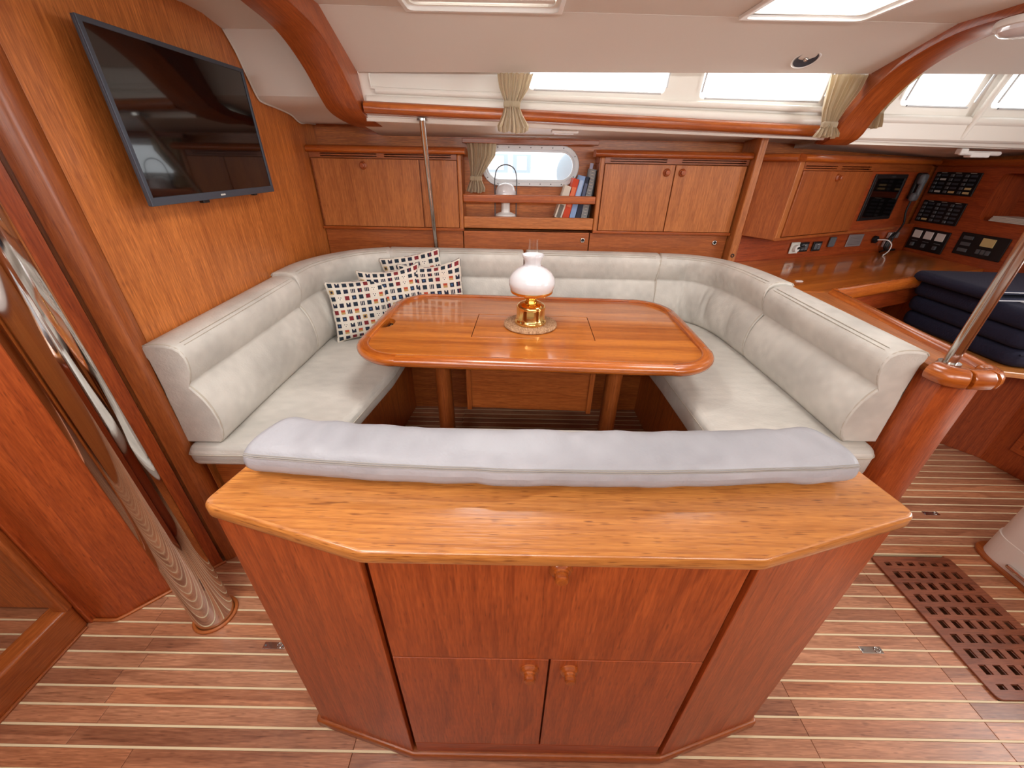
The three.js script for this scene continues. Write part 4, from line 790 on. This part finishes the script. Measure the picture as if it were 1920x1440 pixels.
{
  const c1 = curtain('beige tied curtain hanging over the wooden rail in the middle', [[1.705, -0.085, 0.062, -1.985, 0.006], [1.655, -0.075, 0.045, -1.972, 0.007], [1.61, -0.055, 0.015, -1.958, 0.006], [1.593, -0.052, 0.009, -1.955, 0.005], [1.562, -0.062, 0.022, -1.950, 0.007], [1.522, -0.083, 0.05, -1.948, 0.010], [1.505, -0.082, 0.046, -1.95, 0.011]], 7, 0.012, 3);
  band(c1, -0.056, 0.013, 1.588, 1.612, -1.965, -1.938);
  const c2 = curtain('sunlit yellowish curtain tied against the right deck beam', [[1.742, 1.345, 1.498, -2.118, 0.006], [1.69, 1.345, 1.485, -2.116, 0.007], [1.62, 1.352, 1.45, -2.112, 0.006], [1.572, 1.365, 1.43, -2.105, 0.005], [1.555, 1.37, 1.428, -2.10, 0.005], [1.528, 1.352, 1.448, -2.096, 0.009], [1.512, 1.348, 1.452, -2.096, 0.010]], 7, 0.012, 8);
  band(c2, 1.366, 1.43, 1.548, 1.574, -2.112, -2.082);
  const c3 = curtain('beige tied curtain at the left end of the round ended window', [[1.478, -0.268, -0.108, -2.45, 0.007], [1.42, -0.262, -0.115, -2.44, 0.008], [1.36, -0.252, -0.16, -2.43, 0.007], [1.322, -0.25, -0.188, -2.425, 0.006], [1.300, -0.252, -0.188, -2.422, 0.006], [1.262, -0.27, -0.17, -2.42, 0.009], [1.242, -0.276, -0.172, -2.42, 0.010]], 6, 0.012, 15);
  band(c3, -0.252, -0.186, 1.298, 1.324, -2.44, -2.405);
  const c4 = curtain('narrow curtain edge behind the right deck beam at the navigation window', [[1.775, 1.645, 1.80, -2.185, 0.005], [1.72, 1.642, 1.75, -2.195, 0.005], [1.65, 1.645, 1.705, -2.20, 0.004], [1.62, 1.648, 1.69, -2.20, 0.004], [1.585, 1.642, 1.70, -2.198, 0.006], [1.56, 1.64, 1.705, -2.198, 0.007]], 6, 0.008, 21);
  band(c4, 1.647, 1.692, 1.615, 1.635, -2.212, -2.185);
}

// ---------------------------------------------------------------- lamps on the ceiling
{
  const t = thing('ceiling_spotlight', 'round chrome rimmed spotlight recessed in the sloping ceiling', 'spotlight');
  t.position.set(1.135, 1.763, -1.975); t.rotation.x = -0.43;
  obj('rim', crease(lathe([[0.040, 0.004], [0.046, -0.001], [0.05, 0.002], [0.046, 0.006]], 40), 0.8), M.white, t);
  obj('reflector', lathe([[0.041, 0.002], [0.030, 0.006], [0.012, 0.008], [0, 0.008]], 32).translate(0, -0.002, 0), M.tvFrame, t);
  obj('bulb', new THREE.SphereGeometry(0.009, 14, 10).translate(0, 0.003, 0), M.steel, t);
}
{
  const t = thing('dome_lamp', 'white round dome lamp under the right deck beam', 'lamp');
  t.position.set(1.57, 1.803, -1.60); t.rotation.x = -0.03;
  obj('base_ring', crease(lathe([[0, 0], [0.078, 0], [0.08, -0.006], [0.078, -0.018], [0.07, -0.02], [0, -0.02]], 48), 0.6), M.whiteMatt, t);
  obj('diffuser', crease(lathe([[0.068, -0.02], [0.066, -0.03], [0.055, -0.038], [0.03, -0.043], [0, -0.044]], 48), 0.6), M.opal, t);
}
{
  const t = thing('deckhead_light', 'small rectangular clear light under the side deck above the window', 'lamp');
  obj('housing', bx(0.165, 0.295, 1.516, 1.533, -2.235, -2.195, 0.006, 2), M.white, t);
  obj('lens', bx(0.178, 0.272, 1.511, 1.519, -2.228, -2.202, 0.004, 2), M.opal, t);
}
{
  const t = thing('tube_light', 'white tube light under the side deck above the switch panels', 'lamp');
  obj('tube', capTube([[2.30, 1.472, -2.36], [2.54, 1.472, -2.40]], 0.011, 4, 12), M.white, t);
  obj('bracket', [bx(2.29, 2.33, 1.465, 1.492, -2.385, -2.35, 0.006), bx(2.36, 2.46, 1.452, 1.478, -2.40, -2.36, 0.005)], M.whiteMatt, t);
}

// ---------------------------------------------------------------- divider, desk and navigation corner
{
  const t = thing('settee_divider', 'wooden divider at the end of the right settee with a rounded rail cap', 'divider');
  obj('panel', grain(crease(planY([[1.252, -1.02], [1.262, -1.0], [1.29, -0.985], [1.345, -0.985], [1.372, -0.995], [1.38, -1.02], [1.465, -1.80], [1.30, -2.38], [1.252, -2.38]], 0.002, 0.868, { bevel: 0 }), 0.6), 'y'), M.cab, t);
  obj('top_board', grain(planY([[1.245, -1.0], [1.39, -1.0], [1.475, -1.78], [1.25, -1.80]], 0.868, 0.893, { bevel: 0.002, seg: 1 }), 'z'), M.lock, t);
  const piece = (pts) => { const P = resample(pts.map(([x, z]) => [x, 0, z]), 22); return sweep(P.map((p) => ({ x: p.x, z: p.z, y0: 0.858, y1: 0.912 })), [[0.02, 0], [-0.02, 0.0], [-0.03, 0.12], [-0.033, 0.4], [-0.03, 0.7], [-0.02, 0.93], [-0.006, 1], [0.008, 0.97], [0.018, 0.85], [0.022, 0.6], [0.022, 0.1]], { ends: 0.0012 }); };
  for (const p of [[[1.375, -1.02], [1.40, -1.25], [1.435, -1.5], [1.468, -1.77]].reverse(), [[1.376, -1.016], [1.366, -0.99], [1.345, -0.978]].slice(), [[1.343, -0.978], [1.31, -0.976], [1.287, -0.978]], [[1.285, -0.978], [1.258, -0.99], [1.25, -1.01], [1.249, -1.028]]]) obj('rail', piece(p.slice().reverse()).map(along), M.rim, t);
}
{
  const t = thing('navigation_desk', 'wide wooden navigation desk with fiddle rail behind the right settee', 'desk');
  obj('desk_top', grain(planY([[1.25, -1.80], [1.475, -1.782], [2.345, -2.165], [2.75, -2.33], [2.75, -2.865], [2.73, -2.875], [1.342, -2.395], [1.25, -2.33]], 0.868, 0.8955, { bevel: 0.002, seg: 1 }), V(0.92, 0, -0.38)), M.table, t);
  const P = resample([[1.478, 0, -1.772], [1.75, 0, -1.892], [2.05, 0, -2.023], [2.345, 0, -2.152]], 20);
  obj('fiddle_rail', sweep(P.map((p) => ({ x: p.x, z: p.z, y0: 0.856, y1: 0.918 })), [[0.0, 0], [-0.018, 0.04], [-0.026, 0.3], [-0.024, 0.7], [-0.012, 0.95], [0.004, 1], [0.018, 0.9], [0.022, 0.62], [0.022, 0]].map(([d, h]) => [d, h]), { ends: 0.002 }).map(along), M.rim, t);
  obj('drawer_front', grain(slab([[1.50, 0.76, -1.80], [2.30, 0.76, -2.152], [2.30, 0.867, -2.152], [1.50, 0.867, -1.80]], -0.02, { bevel: 0.001 }), V(0.92, 0, -0.38)), M.cab2, t);
  obj('support', grain(slab([[1.62, 0.60, -1.88], [1.74, 0.60, -1.93], [1.80, 0.758, -1.955], [1.60, 0.758, -1.87]], -0.02), 'y'), M.cab2, t);
  // wall behind the desk
  obj('back_board', grain(slab([[1.30, 0.895, -2.383], [2.74, 0.895, -2.88], [2.74, 1.07, -2.88], [1.30, 1.07, -2.383]], -0.02), V(0.945, 0, -0.327)), M.cab2, t);
  obj('side_board', grain(bx(1.279, 1.30, 0.895, 1.06, -2.50, -2.36, 0.002), 'y'), M.lock, t);
}
// frame turned with the navigation lockers: s runs along their front, y up, n out of the face
const navX = V(0.893, 0, -0.45).normalize(), navN = V(0.45, 0, 0.893).normalize();
const navFrame = (o, p = [1.42, 0, -2.25], ex = navX, n = navN) => { o.matrix.makeBasis(ex, V(0, 1, 0), n).setPosition(...p); o.matrix.decompose(o.position, o.quaternion, o.scale); };
{
  const t = thing('navigation_locker', 'wooden locker with slatted vent and single door above the navigation desk', 'locker');
  navFrame(t);
  obj('carcass', grain(bx(0, 1.40, 1.057, 1.38, -0.14, -0.008, 0.002), 'x'), M.cab2, t);
  obj('upper_carcass', grain(bx(0, 1.40, 1.38, 1.425, -0.14, -0.05, 0.002), 'x'), M.cab2, t);
  obj('side_face', grain(slab([[-0.064, 1.052, -0.172], [0, 1.044, 0], [0, 1.425, 0], [-0.064, 1.425, -0.172]], -0.02, { bevel: 0.001 }), 'y'), M.lockMatt, t);
  obj('stile', grain(bx(0.0, 0.042, 1.046, 1.425, -0.01, 0.004, 0.003), 'y'), M.lock, t);
  const d = obj('door', grain(bx(0.046, 0.706, 1.060, 1.378, -0.006, 0.010, 0.002), 'y'), M.lock2, t); knob(d, 0.363, 1.348, 0.010, M.beam);
  ventRail(t, 0.043, 1.40, 1.381, 1.42, [[0.06, 0.34], [0.38, 0.68]], 0.002);
  obj('frame_panel', grain(bx(0.71, 1.40, 1.050, 1.380, -0.008, 0.004, 0.002), 'x'), M.cab2, t);
  obj('bottom_strip', grain(bx(0.0, 1.40, 1.040, 1.056, -0.12, 0.006, 0.003), 'x'), M.lock2, t);
  const mp = Array.from({ length: 8 }, (_, i) => ({ x: lerp(-0.01, 1.42, i / 7), z: 0, y0: 1.418, y1: 1.455 }));
  obj('top_moulding', sweep(mp, [[0.0, 0], [-0.03, 0.02], [-0.036, 0.3], [-0.034, 0.62], [-0.024, 0.9], [-0.008, 1], [0.08, 1], [0.08, 0]], { ends: 0.002 }).map(along), M.rail, t);
  const mp2 = Array.from({ length: 6 }, (_, i) => ({ x: lerp(-0.068, -0.012, i / 5), z: lerp(-0.165, 0.0, i / 5), y0: 1.418, y1: 1.455 }));
  obj('top_moulding', sweep(mp2, [[0.0, 0], [-0.03, 0.02], [-0.036, 0.3], [-0.034, 0.62], [-0.024, 0.9], [-0.008, 1], [0.06, 1], [0.06, 0]], { ends: 0.002 }).map(along), M.rail, t);
}
{
  const t = thing('chart_display', 'black glass instrument display set into the navigation locker front', 'display');
  navFrame(t);
  obj('bezel', bx(0.752, 1.125, 1.112, 1.366, 0.004, 0.012, 0.003), M.black, t);
  obj('screen', bx(0.772, 1.105, 1.13, 1.345, 0.0115, 0.0135, 0.001), M.tvScreen, t);
  obj('indicator', bx(0.93, 0.975, 1.351, 1.354, 0.0118, 0.0128, 0), M.grey, t);
}
{
  const t = thing('radio_handset', 'grey radio telephone handset hanging beside the black display', 'handset');
  navFrame(t);
  obj('cradle', bx(1.235, 1.335, 1.225, 1.375, 0.004, 0.03, 0.012, 3), M.black, t);
  const h = obj('handset', [bx(1.205, 1.265, 1.31, 1.37, 0.03, 0.065, 0.016, 3), bx(1.195, 1.255, 1.215, 1.265, 0.03, 0.065, 0.016, 3), bx(1.212, 1.246, 1.24, 1.345, 0.044, 0.068, 0.012, 3)], M.grey, t);
  obj('cord', tube([[1.23, 1.215, 0.04], [1.235, 1.15, 0.04], [1.25, 1.08, 0.05], [1.26, 1.0, 0.03], [1.24, 0.92, 0.03], [1.16, 0.905, 0.03]], 0.006, 50, 8), M.black, t);
}
// fittings on the board behind the desk
{
  const bX = V(0.945, 0, -0.327).normalize(), bN = V(0.327, 0, 0.945).normalize(), bo = [1.342, 0, -2.392];
  const at = (o) => navFrame(o, bo, bX, bN);
  const s = thing('power_socket', 'white round power socket with a plug on the desk back board', 'socket'); at(s);
  obj('plate', bx(0.38, 0.452, 0.925, 0.992, 0, 0.006, 0.003, 2), M.pale, s); obj('plug', cyl(0.022, 0.02, 0.02, 0, 0, 0, 20).rotateX(Math.PI / 2).translate(0.418, 0.958, 0.004), M.whiteMatt, s); obj('pin', rod([0.418, 0.958, 0.02], [0.45, 0.972, 0.04], 0.007), M.black, s);
  for (const [x, l] of [[0.458, 'black double switch next to the white power socket'], [0.570, 'black double switch nearest the small oval vent']]) {
    const w = thing('wall_switch', l, 'switch', 'black switches on the desk back board'); at(w);
    obj('plate', bx(x, x + 0.074, 0.932, 0.989, 0, 0.006, 0.003), M.black, w);
    for (const k of [0, 1]) obj('rocker', bx(x + 0.010 + k * 0.029, x + 0.034 + k * 0.029, 0.942, 0.979, 0.005, 0.010, 0.002), M.grey, w);
    obj('mark', bx(x + 0.03, x + 0.044, 0.972, 0.975, 0.0101, 0.0105, 0), M.pale, w);
  }
  const v = thing('oval_vent', 'small grey oval vent on the desk back board', 'vent'); at(v);
  obj('shell', bx(0.700, 0.752, 0.952, 1.012, 0, 0.012, 0.02, 3), M.grey, v);
  const p = thing('metal_plate', 'grey engraved metal plate on the desk back board', 'plate'); at(p);
  obj('plate', bx(0.87, 1.008, 0.945, 1.02, 0, 0.003, 0.001), M.alu, p);
  for (let i = 0; i < 6; i++) obj('engraved_line', bx(0.885, 0.993, 0.957 + i * 0.009, 0.9585 + i * 0.009, 0.003, 0.0034, 0), M.grey, p);
  const u = thing('charging_socket', 'round black charging socket with a white cable trailing onto the desk', 'charger'); at(u);
  obj('socket', cyl(0.024, 0.022, 0.014, 0, 0, 0, 20).rotateX(Math.PI / 2).translate(1.128, 0.982, 0.002), M.black, u);
  obj('cable', tube([[1.13, 0.982, 0.02], [1.16, 0.985, 0.06], [1.185, 0.96, 0.08], [1.17, 0.925, 0.09], [1.13, 0.9, 0.095]], 0.0032, 40, 8), M.white, u);
  obj('connector', capTube([[1.13, 0.9025, 0.095], [1.115, 0.9, 0.10]], 0.0045, 3, 8), M.white, u);
  const b = thing('junction_box', 'small clear junction box with black lead beside the charging socket', 'box'); at(b);
  obj('box', bx(1.24, 1.33, 0.985, 1.024, 0, 0.02, 0.004, 2), M.alu, b); obj('lower_box', bx(1.225, 1.275, 0.93, 0.97, 0, 0.016, 0.004, 2), M.alu, b);
  obj('lead', tube([[1.27, 1.02, 0.022], [1.23, 0.99, 0.03], [1.215, 0.94, 0.03], [1.25, 0.915, 0.03], [1.34, 0.91, 0.025]], 0.008, 40, 8), M.black, b);
  const c = tag(obj('chart_corner_chip', bx(1.42, 1.455, 0.8958, 0.899, -1.975, -1.962, 0.001), M.white), 'tiny white object lying on the desk behind the right settee', 'eraser');
  c.name = 'eraser';
}
// aft wall of the navigation corner with switch panels (faces forward, towards -x)
{
  const w = thing('panel_board', 'dark wooden board carrying the switch panels at the navigation corner', 'panel board');
  const cz0 = -2.515, cz1 = -1.985;
  obj('board', grain(slab([[2.752, 0.80, -2.93], [2.752, 0.80, -1.95], [2.752, 1.43, -1.95], [2.752, 1.43, -2.93]], -0.02, { holes: [{ pts: [[2.752, 1.14, cz0], [2.752, 1.14, cz1], [2.752, 1.383, cz1], [2.752, 1.383, cz0]], r: 0.03 }] }), 'z'), M.cab2, w);
  obj('cubby', [grain(bx(2.925, 2.94, 1.12, 1.40, -2.54, -1.96, 0), 'z'), grain(bx(2.772, 2.93, 1.12, 1.139, -2.54, -1.96, 0), 'z'), grain(bx(2.772, 2.93, 1.384, 1.40, -2.54, -1.96, 0), 'z'), grain(bx(2.772, 2.93, 1.13, 1.39, -2.54, -2.517, 0), 'y'), grain(bx(2.772, 2.93, 1.13, 1.39, -1.983, -1.96, 0), 'y')], M.cab2, w);
  obj('top_moulding', grain(bx(2.72, 2.80, 1.415, 1.452, -2.93, -1.95, 0.012, 3), 'z'), M.rail, w);
  const pap = thing('paper_stack', 'stack of white papers lying in the dark cubby hole', 'papers');
  for (let i = 0; i < 4; i++) obj('sheet', bx(2.755, 2.90, 1.141 + i * 0.007, 1.147 + i * 0.007, -2.46 + i * 0.004, -2.05, 0.001), M.pale, pap);
}
function switchPanel(label, z0, z1, y0, y1, kind) {
  const t = thing('switch_panel', label, 'switch panel', 'electrical panels'), x = 2.751;
  obj('plate', bx(x - 0.008, x, y0, y1, z0, z1, 0.003), M.black, t);
  const f = (name, za, zb, ya, yb, th, m) => obj(name, bx(x - 0.008 - th, x - 0.0075, lerp(y0, y1, ya), lerp(y0, y1, yb), lerp(z0, z1, za), lerp(z0, z1, zb), 0.0008), m, t);
  if (kind === 'meters') {
    for (let i = 0; i < 3; i++) { f('meter_face', 0.08 + i * 0.31, 0.29 + i * 0.31, 0.55, 0.9, 0.004, M.whiteMatt); f('knob_switch', 0.15 + i * 0.31, 0.22 + i * 0.31, 0.15, 0.32, 0.012, M.grey); f('legend', 0.10 + i * 0.31, 0.27 + i * 0.31, 0.40, 0.44, 0.001, M.grey); }
  } else if (kind === 'inverter') {
    f('display_face', 0.50, 0.76, 0.52, 0.88, 0.004, M.yellow);
    for (let i = 0; i < 3; i++) f('button', 0.10, 0.30, 0.15 + i * 0.28, 0.30 + i * 0.28, 0.006, M.grey);
    for (let i = 0; i < 3; i++) f('rocker', 0.50 + i * 0.10, 0.57 + i * 0.10, 0.18, 0.38, 0.008, M.grey);
  } else {
    for (let c = 0; c < 3; c++) for (let r = 0; r < 5; r++) {
      f('rocker', 0.06 + c * 0.32, 0.12 + c * 0.32, 0.08 + r * 0.18, 0.19 + r * 0.18, 0.008, M.grey);
      const key = (c * 5 + r + (kind === 'upper' ? 0 : 3)) % 7, m = kind === 'upper' ? (r === 0 ? (c ? M.yellow : M.pale) : r === 1 && c === 2 ? M.yellow : r === 3 && c === 0 ? M.pale : M.tvFrame) : (r === 0 && c === 0 ? M.yellow : M.tvFrame);
      f('name_strip', 0.155 + c * 0.32, 0.29 + c * 0.32, 0.09 + r * 0.18, 0.18 + r * 0.18, 0.0012, m);
    }
    for (let c = 0; c < 3; c++) f('legend', 0.12 + c * 0.32, 0.25 + c * 0.32, 0.955, 0.975, 0.001, M.pale);
  }
  return t;
}
switchPanel('upper black switch panel with white and yellow name strips', -2.905, -2.618, 1.255, 1.382, 'upper');
switchPanel('middle black switch panel in the column of three', -2.90, -2.615, 1.088, 1.218, 'middle');
switchPanel('lower black panel with three white meter faces', -2.875, -2.614, 0.918, 1.05, 'meters');
switchPanel('dark panel with one pale display near the blue cushions', -2.552, -2.28, 0.943, 1.067, 'inverter');

// ---------------------------------------------------------------- navigation seat with blue cushions
{
  const t = thing('navigation_bench', 'wooden navigation bench with framed panel, right of the divider', 'bench');
  obj('seat_board', grain(planY([[2.07, -1.47], [2.74, -1.30], [2.74, -2.12], [2.07, -2.0]], 0.635, 0.66, { bevel: 0.003, seg: 1 }), V(0.92, 0, 0.38)), M.top, t);
  obj('front_panel', grain(slab([[2.40, 0.002, -1.98], [2.62, 0.002, -1.70], [2.62, 0.634, -1.70], [2.40, 0.634, -1.98]], -0.02), 'y'), M.cab, t);
  obj('front_panel', grain(slab([[2.62, 0.002, -1.70], [2.70, 0.002, -1.30], [2.70, 0.634, -1.30], [2.62, 0.634, -1.70]], -0.02), 'y'), M.cab, t);
  const p0 = [2.635, 0, -1.625], p1 = [2.685, 0, -1.375], q = (k, y, o) => [lerp(p0[0], p1[0], k) - o, y, lerp(p0[2], p1[2], k)];
  obj('panel_moulding', slab([q(0, 0.12, 0.014), q(1, 0.12, 0.014), q(1, 0.56, 0.014), q(0, 0.56, 0.014)], -0.012, { bevel: 0.004, holes: [{ pts: [q(0.12, 0.15, 0.014), q(0.88, 0.15, 0.014), q(0.88, 0.53, 0.014), q(0.12, 0.53, 0.014)] }] }), M.cab, t);
  obj('back_panel', grain(bx(2.12, 2.74, 0.002, 0.634, -2.12, -2.09, 0.002), 'y'), M.cab, t);
}
{
  const ys = [0.662, 0.742, 0.822, 0.902];
  ['thick dark blue cushion at the bottom of the stack on the navigation seat', 'thick dark blue cushion in the middle of the stack on the navigation seat', 'thick dark blue cushion on top of the stack, beneath the folded jacket'].forEach((l, i) => {
    const t = thing('seat_pad', l, 'cushion', 'blue cushions on the navigation seat');
    const o = i * 0.012;
    obj('cover', grain(planY([[2.12 - o, -1.50], [2.70, -1.36 + o], [2.70, -2.06], [2.12 - o, -2.06]], ys[i] , ys[i] + 0.079, { r: 0.06, bevel: 0.03, seg: 4 }), 'x'), M.navy, t);
    obj('piping', tube([[2.14 - o, ys[i] + 0.06, -1.50], [2.35, ys[i] + 0.06, -1.447], [2.68, ys[i] + 0.06, -1.372 + o]], 0.004, 20, 6), M.navy, t);
  });
  const j = thing('folded_jacket', 'folded dark blue jacket with pale trim lying on the blue cushions', 'jacket');
  const prof = (k) => Array.from({ length: 14 }, (_, i) => { const a = Math.PI / 2 + Math.PI * i / 13; return [2.08 + (0.02 + 0.012 * k) * Math.cos(a), 0.925 + (0.016 + 0.009 * k) * Math.sin(a)]; });
  for (const [k, m, n] of [[0.4, M.navyTrim, 'pale_trim'], [1, M.navy, 'outer_layer'], [0.0, M.navy, 'inner_layer']]) {
    const a = prof(k), th = n === 'pale_trim' ? 0.003 : 0.008, o2 = a.map(([x, y]) => [x, y]);
    const dx = [[2.62, a[0][1] - 0.004], ...a, [2.62, a[13][1]]], inner = dx.map(([x, y], i) => { const cx = 2.08, cy = 0.925; const l = Math.hypot(Math.min(0, x - cx), y - cy) || 1; return [x > cx ? x : x + (cx - x) / l * th, y - Math.sign(y - cy) * (x > cx ? th : th * Math.abs(y - cy) / l)]; }).reverse();
    const g = extrude(poly([...dx, ...inner]), 0.36, 0.002, 1).translate(0, 0, -2.02 + (n === 'pale_trim' ? 0.004 : 0));
    obj(n, g, m, j);
  }
  obj('pale_lining', bx(2.2, 2.6, 0.9015, 0.908, -1.66, -1.60, 0.002), M.navyTrim, j);
}
// white moulded step box with chrome handle
{
  const t = thing('step_box', 'white moulded step box with rounded corner and brown base trim', 'step box');
  const pts = [[1.985, -1.115], [2.7, -1.115], [2.7, -0.3], [1.985, -0.3]];
  obj('moulding', crease(planY(pts, 0.012, 0.42, { r: 0.085, bevel: 0.05, seg: 6, curve: 14 }), 0.6), M.gel, t);
  obj('base_trim', grain(planY([[1.965, -1.135], [2.72, -1.135], [2.72, -0.28], [1.965, -0.28]], 0.0006, 0.013, { r: 0.095, bevel: 0.003, curve: 14 }), 'z'), M.lock2, t);
  obj('body_skirt', planY([[1.983, -1.117], [2.702, -1.117], [2.702, -0.298], [1.983, -0.298]], 0.0125, 0.12, { r: 0.086, curve: 14 }), M.gel, t);
  const h = obj('handle', [...capTube([[1.97, 0.045, -0.985], [1.97, 0.045, -0.80]], 0.0095, 6, 12)], M.chrome, t);
  obj('bracket', [bx(1.965, 1.99, 0.035, 0.055, -0.90, -0.885, 0.003), bx(1.962, 1.99, 0.02, 0.055, -0.83, -0.812, 0.003)], M.chrome, h);
}

// ---------------------------------------------------------------- the boat moored alongside, seen through the round ended window
{
  const t = thing('neighbour_boat', 'pale blurred boat moored alongside, seen through the round ended window', 'boat');
  const wht = std({ color: 0xf4f6f8, roughness: 0.6 }), glz = std({ color: 0xa9bccb, roughness: 0.4 });
  obj('hull', crease(planY([[-3, -5.2], [3.2, -5.2], [4.0, -6.2], [3.2, -7.2], [-3, -7.2]], -0.8, 1.15, { r: 0.3, bevel: 0.05 }), 0.6), wht, t);
  obj('cabin', planY([[-1.6, -5.5], [1.0, -5.5], [1.3, -6.9], [-1.6, -6.9]], 1.15, 1.62, { r: 0.15, bevel: 0.04 }), wht, t);
  for (const [a, b] of [[-0.62, -0.1], [-0.04, 0.18]]) { const f = obj('window_frame', bx(a, b, 1.27, 1.47, -5.50, -5.485, 0.01), glz, t); obj('pane', bx(a + 0.05, b - 0.05, 1.30, 1.45, -5.487, -5.478, 0.005), wht, f); }
  obj('rubbing_strake', rod([-3, 1.12, -5.17], [3.2, 1.12, -5.17], 0.03), glz, t);
  obj('fender', new THREE.SphereGeometry(0.16, 24, 16).scale(1, 1.25, 0.8).translate(0.62, 1.30, -5.02), std({ color: 0x8f9aa2, roughness: 0.5 }), t);
}

renderer.render(scene, camera);
